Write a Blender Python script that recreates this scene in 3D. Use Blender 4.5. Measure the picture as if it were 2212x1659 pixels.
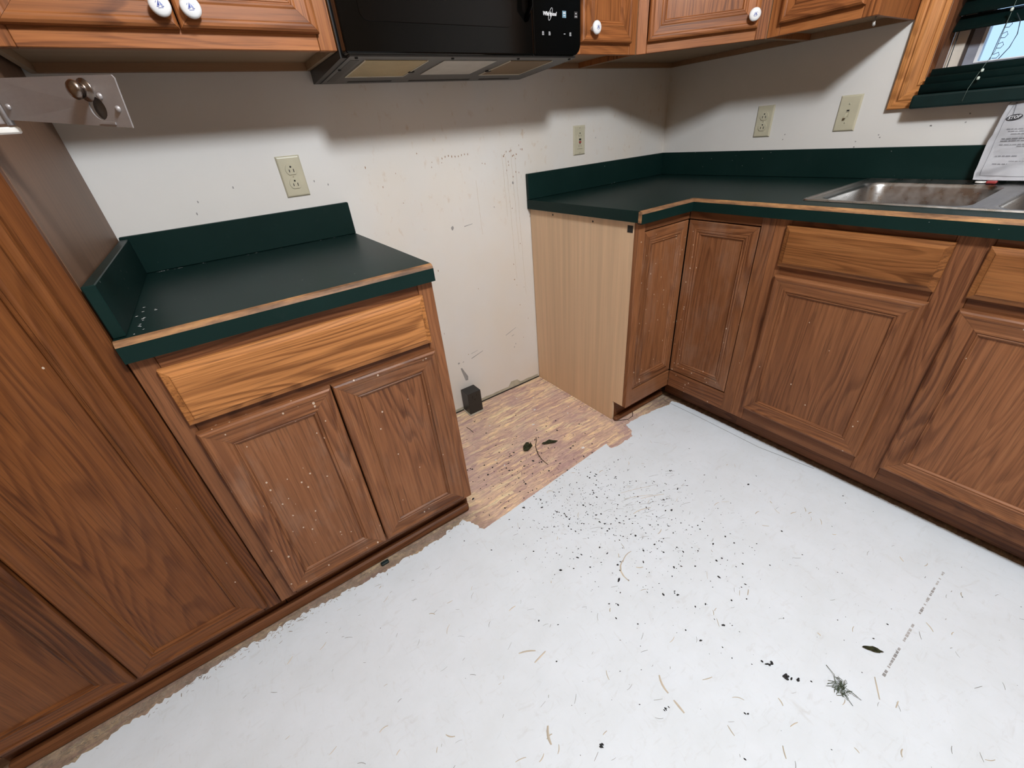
import bpy, bmesh, math, random
from mathutils import Vector, Matrix, noise

random.seed(7)
scn = bpy.context.scene
COL = scn.collection
for o in list(bpy.data.objects):
    bpy.data.objects.remove(o)

# ------------------------------------------------------------------ camera
cam = bpy.data.objects.new('camera', bpy.data.cameras.new('camera'))
COL.objects.link(cam)
cr = Vector((0.81269138, -0.5769429, -0.08166774))
cu = Vector((0.35909924, 0.38551999, 0.84995416))
cf = Vector((0.45889047, 0.72007724, -0.52048853))
cm = Matrix((cr, cu, -cf)).transposed().to_4x4()
cm.translation = Vector((-2.0956, -1.5844, 1.1711))
cam.matrix_world = cm
cam.data.sensor_fit = 'HORIZONTAL'
cam.data.sensor_width = 36.0
cam.data.lens = 886.4 / 2212 * 36.0
cam.data.clip_start = 0.02
scn.camera = cam

# ------------------------------------------------------------------ world, lamps, exposure
world = bpy.data.worlds.new('world')
scn.world = world
world.use_nodes = True
bg = world.node_tree.nodes['Background']
bg.inputs['Color'].default_value = (0.50, 0.72, 1.0, 1)
bg.inputs['Strength'].default_value = 0.8

def area(name, loc, size, power, color=(1, 1, 1), target=None, shape='DISK'):
    l = bpy.data.lights.new(name, 'AREA')
    l.shape = shape
    l.size = size
    l.energy = power
    l.color = color
    o = bpy.data.objects.new(name, l)
    COL.objects.link(o)
    o.location = loc
    return o

LX, LY, LZ = -1.62, -1.90, 2.20
def bulb(name, loc, radius, power, color):
    l = bpy.data.lights.new(name, 'POINT')
    l.energy = power; l.color = color; l.shadow_soft_size = radius
    o = bpy.data.objects.new(name, l); COL.objects.link(o); o.location = loc
    return o
bulb('ceiling_lamp_light', (LX, LY, LZ), 0.125, 83.0, (0.93, 1.0, 1.07))
scn.view_settings.view_transform = 'Standard'
scn.view_settings.look = 'None'
scn.view_settings.gamma = 1.0
scn.view_settings.exposure = 0.66
scn.view_settings.use_curve_mapping = False

# ------------------------------------------------------------------ helpers
def setp(o, label=None, cat=None, group=None, kind=None):
    if label: o['label'] = label
    if cat: o['category'] = cat
    if group: o['group'] = group
    if kind: o['kind'] = kind
    return o

def empty(name, loc, label=None, cat=None, group=None, kind=None):
    o = bpy.data.objects.new(name, None)
    COL.objects.link(o)
    o.location = loc
    o.empty_display_size = 0.05
    return setp(o, label, cat, group, kind)

def world_loc(o):
    v = Vector(o.location)
    p = o.parent
    if p is not None:
        v = world_loc(p) + o.matrix_parent_inverse @ v
    return v

def obj(name, me, mat=None, parent=None):
    o = bpy.data.objects.new(name, me)
    COL.objects.link(o)
    if mat is not None and not me.materials:
        me.materials.append(mat)
    if parent is not None:
        o.parent = parent
        o.matrix_parent_inverse = Matrix.Translation(-world_loc(parent))
    return o

def from_bm(name, bm, mat=None, parent=None, smooth=False, recalc=True):
    if recalc:
        bmesh.ops.recalc_face_normals(bm, faces=bm.faces)
    me = bpy.data.meshes.new(name)
    bm.to_mesh(me)
    bm.free()
    if smooth:
        for p in me.polygons: p.use_smooth = True
    return obj(name, me, mat, parent)

def from_py(name, vs, fs, mat=None, parent=None, smooth=False):
    bm = bmesh.new()
    bv = [bm.verts.new(v) for v in vs]
    for f in fs:
        try: bm.faces.new([bv[i] for i in f])
        except ValueError: pass
    return from_bm(name, bm, mat, parent, smooth)

BOXF = [(0, 1, 3, 2), (4, 6, 7, 5), (0, 4, 5, 1), (2, 3, 7, 6), (0, 2, 6, 4), (1, 5, 7, 3)]

def add_box(bm, lo, hi, T=None):
    vs = []
    for x in (lo[0], hi[0]):
        for y in (lo[1], hi[1]):
            for z in (lo[2], hi[2]):
                p = Vector((x, y, z))
                vs.append(bm.verts.new(T(p) if T else p))
    return [bm.faces.new([vs[i] for i in f]) for f in BOXF], vs

def box(name, lo, hi, mat, parent=None, bevel=0.0, seg=1, T=None):
    bm = bmesh.new()
    add_box(bm, lo, hi, T)
    if bevel > 0:
        bmesh.ops.bevel(bm, geom=list(bm.edges), offset=bevel, segments=seg, affect='EDGES', profile=0.5)
    return from_bm(name, bm, mat, parent)

class Frame:
    """local frame: u along the face, v up, n outward"""
    def __init__(s, O, U, N):
        s.O, s.U, s.N = Vector(O), Vector(U).normalized(), Vector(N).normalized()
        s.V = Vector((0, 0, 1))
    def __call__(s, p):
        return s.O + s.U * p[0] + s.V * p[1] + s.N * p[2]

def fbox(name, F, u0, u1, v0, v1, n0, n1, mat, parent=None, bevel=0.0012):
    return box(name, (u0, v0, n0), (u1, v1, n1), mat, parent, bevel, 1, F)

def tube_bm(bm, pts, r, sides=8, cap=True):
    pts = [Vector(p) for p in pts]
    rings = []
    prev = None
    for i, p in enumerate(pts):
        t = (pts[min(i + 1, len(pts) - 1)] - pts[max(i - 1, 0)]).normalized()
        a = t.cross(Vector((0, 0, 1)))
        if a.length < 1e-3: a = t.cross(Vector((0, 1, 0)))
        a.normalize(); b = t.cross(a)
        rr = r[i] if isinstance(r, (list, tuple)) else r
        rings.append([bm.verts.new(p + a * math.cos(2 * math.pi * k / sides) * rr + b * math.sin(2 * math.pi * k / sides) * rr) for k in range(sides)])
    for i in range(len(rings) - 1):
        for k in range(sides):
            bm.faces.new((rings[i][k], rings[i][(k + 1) % sides], rings[i + 1][(k + 1) % sides], rings[i + 1][k]))
    if cap:
        bm.faces.new(rings[0]); bm.faces.new(list(reversed(rings[-1])))

def tube(name, pts, r, mat, parent=None, sides=8):
    bm = bmesh.new(); tube_bm(bm, pts, r, sides)
    return from_bm(name, bm, mat, parent, True)

def lathe(name, prof, origin, axis, mat, parent=None, sides=28):
    axis = Vector(axis).normalized()
    a = axis.cross(Vector((0, 0, 1)))
    if a.length < 1e-3: a = Vector((1, 0, 0))
    a.normalize(); b = axis.cross(a); O = Vector(origin)
    bm = bmesh.new(); rings = []
    for r, h in prof:
        if r < 1e-6:
            rings.append([bm.verts.new(O + axis * h)])
        else:
            rings.append([bm.verts.new(O + axis * h + (a * math.cos(2 * math.pi * k / sides) + b * math.sin(2 * math.pi * k / sides)) * r) for k in range(sides)])
    for A, B in zip(rings[:-1], rings[1:]):
        for k in range(sides):
            k2 = (k + 1) % sides
            if len(A) == 1 and len(B) == 1: continue
            if len(A) == 1: bm.faces.new((A[0], B[k], B[k2]))
            elif len(B) == 1: bm.faces.new((A[k], B[0], A[k2]))
            else: bm.faces.new((A[k], B[k], B[k2], A[k2]))
    return from_bm(name, bm, mat, parent, True)

def slab(name, outer, holes, z0, z1, mat, parent=None):
    """prism of a polygon (with holes) between two heights"""
    bm = bmesh.new()
    loops = [outer] + list(holes)
    top = []
    edges = []
    for lp in loops:
        vs = [bm.verts.new((p[0], p[1], z1)) for p in lp]
        top.append(vs)
        for i in range(len(vs)):
            edges.append(bm.edges.new((vs[i], vs[(i + 1) % len(vs)])))
    bmesh.ops.triangle_fill(bm, edges=edges, use_beauty=True, use_dissolve=False)
    faces = list(bm.faces)
    low = {}
    for lp in top:
        for v in lp: low[v] = bm.verts.new((v.co.x, v.co.y, z0))
    for f in faces:
        bm.faces.new([low[v] for v in reversed(f.verts)])
    for lp in top:
        for i in range(len(lp)):
            a, b = lp[i], lp[(i + 1) % len(lp)]
            bm.faces.new((a, b, low[b], low[a]))
    return from_bm(name, bm, mat, parent)

def rrect(x0, x1, y0, y1, r, n=6):
    pts = []
    for cx, cy, a0 in ((x1 - r, y1 - r, 0), (x0 + r, y1 - r, 90), (x0 + r, y0 + r, 180), (x1 - r, y0 + r, 270)):
        for k in range(n + 1):
            a = math.radians(a0 + 90 * k / n)
            pts.append((cx + r * math.cos(a), cy + r * math.sin(a)))
    return pts

def text_mesh(name, body, size, T, mat, parent, shear=0.0, thick=0.0003, offset=0.0, align='CENTER'):
    cu_ = bpy.data.curves.new(name, 'FONT')
    cu_.body = body; cu_.size = size; cu_.shear = shear
    cu_.align_x = align; cu_.align_y = 'CENTER'
    cu_.extrude = thick; cu_.offset = offset; cu_.resolution_u = 3
    tmp = bpy.data.objects.new(name + '_tmp', cu_)
    COL.objects.link(tmp)
    bpy.context.view_layer.update()
    me = bpy.data.meshes.new_from_object(tmp.evaluated_get(bpy.context.evaluated_depsgraph_get()))
    bpy.data.objects.remove(tmp)
    for v in me.vertices: v.co = T(v.co)
    me.materials.clear()
    return obj(name, me, mat, parent)

# ------------------------------------------------------------------ materials
def srgb(r, g, b):
    f = lambda c: (c / 255 / 12.92) if c / 255 <= 0.04045 else ((c / 255 + 0.055) / 1.055) ** 2.4
    return (f(r), f(g), f(b), 1)

class M:
    def __init__(s, name):
        s.m = bpy.data.materials.new(name); s.m.use_nodes = True
        s.t = s.m.node_tree; s.b = s.t.nodes['Principled BSDF']
    def n(s, typ, **kw):
        nd = s.t.nodes.new(typ)
        for k, v in kw.items(): setattr(nd, k, v)
        return nd
    def l(s, a, b): s.t.links.new(a, b)
    def math(s, op, a, b=None, c=None):
        nd = s.n('ShaderNodeMath', operation=op)
        for i, x in enumerate((a, b, c)):
            if x is None: continue
            if isinstance(x, (int, float)): nd.inputs[i].default_value = x
            else: s.l(x, nd.inputs[i])
        return nd.outputs[0]
    def mix(s, fac, a, b, mode='MIX'):
        nd = s.n('ShaderNodeMix', data_type='RGBA', blend_type=mode)
        for i, x in ((0, fac), (6, a), (7, b)):
            if isinstance(x, (int, float)): nd.inputs[i].default_value = x
            elif isinstance(x, tuple): nd.inputs[i].default_value = x
            else: s.l(x, nd.inputs[i])
        return nd.outputs[2]
    def ramp(s, fac, stops, interp='LINEAR'):
        nd = s.n('ShaderNodeValToRGB'); cr_ = nd.color_ramp; cr_.interpolation = interp
        while len(cr_.elements) < len(stops): cr_.elements.new(0.5)
        for e, (p, c) in zip(cr_.elements, stops):
            e.position = p; e.color = c if isinstance(c, tuple) else (c, c, c, 1)
        s.l(fac, nd.inputs[0]); return nd.outputs[0]
    def coords(s, rnd=0.0):
        tc = s.n('ShaderNodeTexCoord'); v = tc.outputs['Object']
        if rnd:
            oi = s.n('ShaderNodeObjectInfo')
            mm = s.n('ShaderNodeVectorMath', operation='SCALE')
            mm.inputs[0].default_value = (rnd, rnd * 0.7, rnd * 1.3); s.l(oi.outputs['Random'], mm.inputs['Scale'])
            ad = s.n('ShaderNodeVectorMath', operation='ADD'); s.l(v, ad.inputs[0]); s.l(mm.outputs[0], ad.inputs[1]); v = ad.outputs[0]
        return v
    def mapping(s, v, scale=(1, 1, 1), rot=(0, 0, 0)):
        nd = s.n('ShaderNodeMapping'); nd.inputs['Scale'].default_value = scale; nd.inputs['Rotation'].default_value = rot
        s.l(v, nd.inputs['Vector']); return nd.outputs[0]
    def noise(s, v, scale, detail=2.0, rough=0.5, dist=0.0):
        nd = s.n('ShaderNodeTexNoise'); nd.inputs['Scale'].default_value = scale; nd.inputs['Detail'].default_value = detail
        nd.inputs['Roughness'].default_value = rough; nd.inputs['Distortion'].default_value = dist
        s.l(v, nd.inputs['Vector']); return nd
    def bump(s, h, strength, dist=0.001):
        nd = s.n('ShaderNodeBump'); nd.inputs['Strength'].default_value = strength; nd.inputs['Distance'].default_value = dist
        s.l(h, nd.inputs['Height']); s.l(nd.outputs[0], s.b.inputs['Normal'])

def plain(name, col, rough=0.5, metal=0.0, spec=0.5, mottle=0.08, mscale=25):
    k = M(name)
    v = k.coords()
    nz = k.noise(v, mscale, 3)
    c2 = tuple(min(1, x * (1 + mottle)) for x in col[:3]) + (1,)
    c1 = tuple(x * (1 - mottle) for x in col[:3]) + (1,)
    k.l(k.ramp(nz.outputs[0], [(0.3, c1), (0.7, c2)]), k.b.inputs['Base Color'])
    k.b.inputs['Roughness'].default_value = rough; k.b.inputs['Metallic'].default_value = metal
    k.b.inputs['Specular IOR Level'].default_value = spec
    return k.m

OAK = {}
def oak(axis='z', tone='base', specks=0.0):
    key = (axis, tone, specks)
    if key in OAK: return OAK[key]
    tones = {
        'base':  ((0.115, 0.041, 0.0165), (0.230, 0.091, 0.0365), (0.320, 0.136, 0.058)),
        'dark':  ((0.085, 0.030, 0.0120), (0.165, 0.062, 0.0240), (0.225, 0.090, 0.037)),  # on the toe kicks this puts the recess shade into the oak colour
        'warm':  ((0.112, 0.038, 0.0100), (0.245, 0.094, 0.0290), (0.355, 0.152, 0.052)),
        'drawer': ((0.215, 0.078, 0.0215), (0.500, 0.205, 0.0640), (0.680, 0.320, 0.112)),
        'pantry': ((0.066, 0.0190, 0.0050), (0.147, 0.049, 0.0130), (0.222, 0.080, 0.0215)),
        'upper': ((0.155, 0.050, 0.0155), (0.320, 0.112, 0.0345), (0.425, 0.165, 0.055)),
    }[tone]
    tones = [t + (1,) for t in tones]
    k = M('oak_%s_%s%s' % (tone, axis, '_dusty' if specks else ''))
    v = k.coords(9.0)
    if axis == 'd': v = k.mapping(v, rot=(0, 0, math.radians(45))); ax = 'x'
    else: ax = axis
    def st(across, along):
        return tuple(along if a == ax else across for a in 'xyz')
    # flat-sawn rings: contour lines of a stretched noise
    w = k.noise(k.mapping(v, st(5.5, 0.60)), 1.0, 2.5, 0.45, 0.12)
    ring = k.math('FRACT', k.math('MULTIPLY', w.outputs[0], 36.0))
    ringl = k.ramp(ring, [(0.0, 0.85), (0.12, 0.15), (0.55, 0.35), (0.85, 0.95), (1.0, 0.85)])
    # straight fibre and open pores
    fib = k.noise(k.mapping(v, st(150.0, 2.6)), 1.0, 4.0, 0.68)
    por = k.noise(k.mapping(v, st(380.0, 8.0)), 1.0, 2.0, 0.6)
    big = k.noise(k.mapping(v, st(3.0, 0.7)), 1.0, 2.0)
    amt = k.math('ADD', k.math('MULTIPLY', ringl, k.ramp(k.noise(k.mapping(v, st(6.0, 1.2)), 1.0, 2.0).outputs[0], [(0.35, 0.08), (0.65, 0.56)])), k.math('MULTIPLY', fib.outputs[0], 0.95))
    amt = k.math('ADD', amt, k.math('MULTIPLY', k.math('SUBTRACT', big.outputs[0], 0.5), 0.5))
    col = k.ramp(amt, [(0.15, tones[2]), (0.55, tones[1]), (1.0, tones[0])])
    pr = k.ramp(por.outputs[0], [(0.30, 0.34), (0.47, 1.0)])
    col = k.mix(0.6, col, pr, 'MULTIPLY')
    oi = k.n('ShaderNodeObjectInfo')
    hv = k.n('ShaderNodeHueSaturation')
    k.l(k.math('ADD', k.math('MULTIPLY', oi.outputs['Random'], 0.22), 0.89), hv.inputs['Value'])
    k.l(col, hv.inputs['Color']); col = hv.outputs[0]
    if specks:
        vo = k.n('ShaderNodeTexVoronoi'); vo.inputs['Scale'].default_value = 120
        k.l(k.mapping(k.coords(3.0), (1, 1, 0.75)), vo.inputs['Vector'])
        near = k.math('LESS_THAN', vo.outputs['Distance'], k.math('MULTIPLY', k.noise(k.coords(), 40, 1).outputs[0], 0.45))
        sp = k.n('ShaderNodeSeparateColor'); k.l(vo.outputs['Color'], sp.inputs[0])
        pick = k.math('GREATER_THAN', sp.outputs[0], 1.0 - specks * 0.33)
        col = k.mix(k.math('MULTIPLY', k.math('MULTIPLY', near, pick), 0.75), col, (0.66, 0.55, 0.44, 1))
        # greyish rubbed film
        fl = k.noise(k.mapping(v, (9, 9, 4)), 1.0, 5.0, 0.65)
        col = k.mix(k.ramp(fl.outputs[0], [(0.50, 0.0), (0.80, min(0.24, specks * 2.4))]), col, (0.42, 0.33, 0.27, 1))
    k.l(col, k.b.inputs['Base Color'])
    k.l(k.ramp(big.outputs[0], [(0.3, 0.36), (0.7, 0.48)]), k.b.inputs['Roughness'])
    k.b.inputs['Specular IOR Level'].default_value = 0.22
    k.bump(por.outputs[0], 0.18, 0.0006)
    OAK[key] = k.m
    return k.m

def mk_wall():
    k = M('painted_wall')
    v = k.coords()
    nz = k.noise(v, 3.0, 4)
    col = k.ramp(nz.outputs[0], [(0.3, (0.66, 0.632, 0.595, 1)), (0.7, (0.71, 0.685, 0.65, 1))])
    # yellowed grease film where the range stood (between the two counters)
    sx = k.n('ShaderNodeSeparateXYZ'); k.l(v, sx.inputs[0])
    inx = k.math('MULTIPLY', k.ramp(k.math('ADD', sx.outputs[0], 2.0), [(0.30, 0.0), (0.42, 1.0)]),
                 k.ramp(k.math('ADD', sx.outputs[0], 2.0), [(1.06, 1.0), (1.10, 0.0)]))
    iny = k.ramp(k.math('ABSOLUTE', sx.outputs[1]), [(0.0, 1.0), (0.05, 0.0)])
    film = k.noise(k.mapping(v, (5, 5, 4)), 1.0, 4)
    f = k.math('MULTIPLY', k.math('MULTIPLY', inx, iny), k.ramp(film.outputs[0], [(0.35, 0.10), (0.72, 0.55)]))
    col = k.mix(f, col, (0.70, 0.61, 0.50, 1))
    zb = k.ramp(sx.outputs[2], [(0.78, 0.0), (0.95, 1.0)])
    sp = k.noise(k.mapping(v, (42, 42, 22)), 1.0, 3, 0.6)
    f2 = k.math('MULTIPLY', k.math('MULTIPLY', f, zb), k.ramp(sp.outputs[0], [(0.60, 0.0), (0.72, 1.0)]))
    col = k.mix(f2, col, (0.50, 0.31, 0.16, 1))
    k.l(col, k.b.inputs['Base Color'])
    k.b.inputs['Roughness'].default_value = 0.5
    k.bump(k.noise(v, 140, 2).outputs[0], 0.08, 0.001)
    return k.m

def mk_vinyl():
    k = M('vinyl_backing')
    v = k.coords()
    a = k.noise(v, 7.0, 5, 0.6)
    b = k.noise(k.mapping(v, (17, 48, 1), (0, 0, 0.35)), 1.0, 5, 0.68, 1.4)
    c = k.noise(k.mapping(v, (44, 15, 1), (0, 0, -0.5)), 1.0, 5, 0.68, 1.6)
    col = k.ramp(a.outputs[0], [(0.28, (0.715, 0.765, 0.81, 1)), (0.62, (0.765, 0.82, 0.88, 1))])
    col = k.mix(k.ramp(b.outputs[0], [(0.57, 0.0), (0.80, 0.42)]), col, (0.55, 0.55, 0.54, 1))
    col = k.mix(k.ramp(c.outputs[0], [(0.58, 0.0), (0.82, 0.40)]), col, (0.56, 0.55, 0.53, 1))
    k.l(col, k.b.inputs['Base Color'])
    k.b.inputs['Roughness'].default_value = 0.55
    k.b.inputs['Specular IOR Level'].default_value = 0.3
    k.bump(k.noise(v, 60, 4, 0.65).outputs[0], 0.22, 0.002)
    return k.m

def mk_osb():
    k = M('strand_board')
    v = k.coords()
    ds = k.noise(v, 22, 3)
    sc = k.n('ShaderNodeVectorMath', operation='SCALE'); sc.inputs['Scale'].default_value = 0.018
    k.l(ds.outputs['Color'], sc.inputs[0])
    ad = k.n('ShaderNodeVectorMath', operation='ADD'); k.l(v, ad.inputs[0]); k.l(sc.outputs[0], ad.inputs[1])
    def flakes(scale, rot):
        vo = k.n('ShaderNodeTexVoronoi'); vo.inputs['Scale'].default_value = 1.0
        k.l(k.mapping(ad.outputs[0], scale, (0, 0, rot)), vo.inputs['Vector'])
        s_ = k.n('ShaderNodeSeparateColor'); k.l(vo.outputs['Color'], s_.inputs[0])
        return s_.outputs[0], vo.outputs['Distance']
    f1, d1 = flakes((11, 85, 1), 0.10)
    f2, d2 = flakes((20, 120, 1), -0.25)
    c1 = k.ramp(f1, [(0.0, (0.375, 0.225, 0.188, 1)), (0.35, (0.540, 0.352, 0.277, 1)), (0.6, (0.705, 0.495, 0.323, 1)), (0.85, (0.850, 0.645, 0.367, 1)), (1.0, (0.850, 0.750, 0.450, 1))])
    c2 = k.ramp(f2, [(0.0, (0.405, 0.247, 0.225, 1)), (0.5, (0.570, 0.383, 0.300, 1)), (1.0, (0.850, 0.630, 0.375, 1))])
    col = k.mix(0.45, c1, c2)
    big = k.noise(v, 6.0, 3)
    col = k.mix(k.ramp(big.outputs[0], [(0.44, 0.0), (0.60, 0.60)]), col, (0.450, 0.300, 0.277, 1))
    fine = k.noise(k.mapping(v, (40, 220, 1)), 1.0, 3, 0.7)
    col = k.mix(0.55, col, k.ramp(fine.outputs[0], [(0.30, 0.66), (0.6, 1.40)]), 'MULTIPLY')
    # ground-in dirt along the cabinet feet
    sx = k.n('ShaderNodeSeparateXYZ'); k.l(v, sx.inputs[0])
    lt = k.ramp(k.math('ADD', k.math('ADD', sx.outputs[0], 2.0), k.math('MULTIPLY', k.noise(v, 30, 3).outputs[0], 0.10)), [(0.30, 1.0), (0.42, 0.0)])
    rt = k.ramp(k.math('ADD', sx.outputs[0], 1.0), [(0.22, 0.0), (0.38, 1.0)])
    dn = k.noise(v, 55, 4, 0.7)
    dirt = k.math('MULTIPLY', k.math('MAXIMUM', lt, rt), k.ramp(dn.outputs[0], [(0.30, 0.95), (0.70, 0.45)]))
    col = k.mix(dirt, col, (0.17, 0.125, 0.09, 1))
    k.l(col, k.b.inputs['Base Color'])
    k.b.inputs['Roughness'].default_value = 0.75
    k.bump(k.math('ADD', d1, fine.outputs[0]), 0.35, 0.002)
    return k.m

def mk_laminate():
    k = M('green_laminate')
    v = k.coords()
    big = k.noise(v, 5.0, 4, 0.6)
    col = k.ramp(big.outputs[0], [(0.3, (0.0034, 0.0155, 0.0132, 1)), (0.75, (0.0056, 0.0205, 0.0178, 1))])
    vo = k.n('ShaderNodeTexVoronoi'); vo.inputs['Scale'].default_value = 55; k.l(v, vo.inputs['Vector'])
    s_ = k.n('ShaderNodeSeparateColor'); k.l(vo.outputs['Color'], s_.inputs[0])
    pick = k.math('MULTIPLY', k.math('LESS_THAN', vo.outputs['Distance'], 0.10), k.math('GREATER_THAN', s_.outputs[0], 0.965))
    col = k.mix(k.math('MULTIPLY', pick, 0.45), col, (0.45, 0.46, 0.43, 1))
    sm = k.noise(k.mapping(v, (12, 20, 12)), 1.0, 5, 0.7)
    col = k.mix(k.ramp(sm.outputs[0], [(0.62, 0.0), (0.85, 0.05)]), col, (0.20, 0.22, 0.20, 1))
    k.l(col, k.b.inputs['Base Color'])
    k.b.inputs['Roughness'].default_value = 0.40
    k.b.inputs['Specular IOR Level'].default_value = 0.15
    k.bump(k.noise(v, 300, 2).outputs[0], 0.06, 0.0005)
    return k.m

def mk_edgewood():
    k = M('bare_edge_wood')
    v = k.coords()
    n1 = k.noise(k.mapping(v, (9, 9, 60)), 1.0, 4, 0.6)
    n2 = k.noise(k.mapping(v, (60, 60, 260)), 1.0, 3, 0.6)
    col = k.ramp(n1.outputs[0], [(0.30, (0.105, 0.055, 0.030, 1)), (0.50, (0.27, 0.135, 0.062, 1)), (0.68, (0.46, 0.24, 0.095, 1))])
    col = k.mix(0.5, col, k.ramp(n2.outputs[0], [(0.3, 0.55), (0.6, 1.1)]), 'MULTIPLY')
    k.l(col, k.b.inputs['Base Color']); k.b.inputs['Roughness'].default_value = 0.42
    return k.m

def mk_maple(name, c, axis='z', grain=0.25):
    k = M(name)
    v = k.coords(4.0)
    st = (60, 60, 1.6) if axis == 'z' else ((1.6, 60, 60) if axis == 'x' else (60, 1.6, 60))
    f = k.noise(k.mapping(v, st), 1.0, 3, 0.6)
    b = k.noise(k.mapping(v, tuple(x * 0.12 for x in st)), 1.0, 3)
    lo = tuple(x * (1 - grain) for x in c) + (1,); hi = tuple(min(1, x * (1 + grain * 0.5)) for x in c) + (1,)
    col = k.ramp(k.math('ADD', k.math('MULTIPLY', f.outputs[0], 0.6), k.math('MULTIPLY', b.outputs[0], 0.4)), [(0.35, lo), (0.6, hi)])
    k.l(col, k.b.inputs['Base Color']); k.b.inputs['Roughness'].default_value = 0.5
    k.b.inputs['Specular IOR Level'].default_value = 0.35
    return k.m

def mk_steel(name, c=(0.42, 0.41, 0.40), rough=0.3, scale=(3, 30, 30)):
    k = M(name)
    v = k.coords()
    f = k.noise(k.mapping(v, scale), 1.0, 4, 0.65)
    d = k.noise(v, 14, 5, 0.7)
    k.l(k.ramp(d.outputs[0], [(0.3, tuple(x * 0.90 for x in c) + (1,)), (0.7, tuple(min(1, x * 1.08) for x in c) + (1,))]), k.b.inputs['Base Color'])
    k.b.inputs['Metallic'].default_value = 1.0
    k.l(k.ramp(f.outputs[0], [(0.3, rough * 0.75), (0.7, rough * 1.35)]), k.b.inputs['Roughness'])
    return k.m

def mk_mesh_filter(name, c):
    k = M(name)
    v = k.coords()
    a = k.n('ShaderNodeTexWave'); a.inputs['Scale'].default_value = 110; a.bands_direction = 'X'; k.l(v, a.inputs[0])
    b = k.n('ShaderNodeTexWave'); b.inputs['Scale'].default_value = 110; b.bands_direction = 'Y'; k.l(v, b.inputs[0])
    h = k.math('MAXIMUM', a.outputs['Fac'], b.outputs['Fac'])
    d = k.noise(v, 18, 4, 0.7)
    lo = tuple(x * 0.4 for x in c) + (1,)
    col = k.ramp(k.math('ADD', k.math('MULTIPLY', h, 0.6), k.math('MULTIPLY', d.outputs[0], 0.4)), [(0.3, lo), (0.8, c + (1,))])
    k.l(col, k.b.inputs['Base Color']); k.b.inputs['Roughness'].default_value = 0.45; k.b.inputs['Metallic'].default_value = 0.35
    k.bump(h, 0.5, 0.001)
    return k.m

def mk_paper():
    k = M('white_paper')
    v = k.coords()
    n_ = k.noise(v, 9, 4)
    k.l(k.ramp(n_.outputs[0], [(0.3, (0.70, 0.70, 0.73, 1)), (0.7, (0.80, 0.80, 0.83, 1))]), k.b.inputs['Base Color'])
    k.b.inputs['Roughness'].default_value = 0.6
    return k.m

WALL = mk_wall(); VINYL = mk_vinyl(); OSB = mk_osb(); LAM = mk_laminate(); EDGE = mk_edgewood()
MAPLE = mk_maple('maple_side_veneer', (0.68, 0.465, 0.290), 'z', 0.13)
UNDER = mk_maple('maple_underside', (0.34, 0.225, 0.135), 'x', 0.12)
RAILW = mk_maple('hanging_rail_wood', (0.30, 0.165, 0.085), 'x', 0.15)
SIDEL = mk_maple('smooth_brown_side', (0.175, 0.095, 0.055), 'z', 0.22)
STEEL = mk_steel('sink_steel'); HASP = mk_steel('scratched_hasp_metal', (0.30, 0.275, 0.27), 0.42, (30, 30, 160))
HASP.node_tree.nodes['Principled BSDF'].inputs['Metallic'].default_value = 0.45
CHROME = mk_steel('lock_metal', (0.20, 0.16, 0.135), 0.25)
IVORY = plain('ivory_plastic', (0.50, 0.46, 0.335), 0.38, mottle=0.04)
SLOT = plain('slot_black', (0.012, 0.010, 0.008), 0.7)
BLACKP = plain('black_bakelite', (0.016, 0.015, 0.014), 0.42)
GLOSS = plain('gloss_black_glass', (0.0022, 0.0019, 0.0016), 0.12, spec=0.18)
BLACKM = plain('black_enamel', (0.014, 0.013, 0.012), 0.35)
PAN = plain('grey_underside_enamel', (0.085, 0.083, 0.078), 0.40)
PRINT = plain('grey_print', (0.42, 0.42, 0.43), 0.5)
PRINTB = plain('blue_print', (0.16, 0.28, 0.36), 0.5)
LOGO = plain('silver_logo', (0.75, 0.75, 0.76), 0.4)
FILT1 = mk_mesh_filter('greasy_filter_mesh', (0.56, 0.43, 0.22)); FILT2 = mk_mesh_filter('brown_filter_mesh', (0.24, 0.145, 0.06))
LENS = mk_mesh_filter('ribbed_lamp_lens', (0.62, 0.58, 0.51))
FRAMEF = plain('filter_edge', (0.62, 0.56, 0.44), 0.4)
PORC = plain('white_porcelain', (0.80, 0.80, 0.80), 0.12, mottle=0.01)
BLUE = plain('blue_glaze', (0.05, 0.075, 0.30), 0.25)
BLIND = plain('green_blind', (0.0032, 0.0150, 0.0142), 0.45, spec=0.25, mottle=0.12)
CORD = plain('green_cord', (0.10, 0.14, 0.12), 0.8); BEAD = plain('pale_bead', (0.55, 0.62, 0.55), 0.4)
DARKC = plain('dark_cord', (0.02, 0.03, 0.035), 0.7)
CREAM = plain('cream_vinyl', (0.66, 0.60, 0.52), 0.4); SASH = plain('grey_sash', (0.26, 0.27, 0.32), 0.5, mottle=0.2)
GASK = plain('dark_gasket', (0.05, 0.035, 0.03), 0.6); SASHW = plain('white_sash', (0.75, 0.77, 0.80), 0.4)
CASE_V = oak('z', 'drawer'); CASE_H = oak('y', 'drawer')
CEIL = plain('ceiling_bounce_tone', (0.40, 0.31, 0.22), 0.8, mottle=0.03); FARW = plain('far_wall_bounce_tone', (0.36, 0.225, 0.12), 0.7, mottle=0.03)  # unseen ceiling and walls, coloured dark and warm to shape the bounce light
PAPER = mk_paper(); INK = plain('black_ink', (0.03, 0.03, 0.035), 0.6); INKG = plain('grey_ink', (0.22, 0.22, 0.24), 0.6)
RED = plain('red_plastic', (0.30, 0.03, 0.03), 0.4); WHITEP = plain('white_plastic', (0.72, 0.70, 0.66), 0.4)
CRUMB = plain('black_crumb', (0.012, 0.012, 0.013), 0.7, mottle=0.3)
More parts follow.
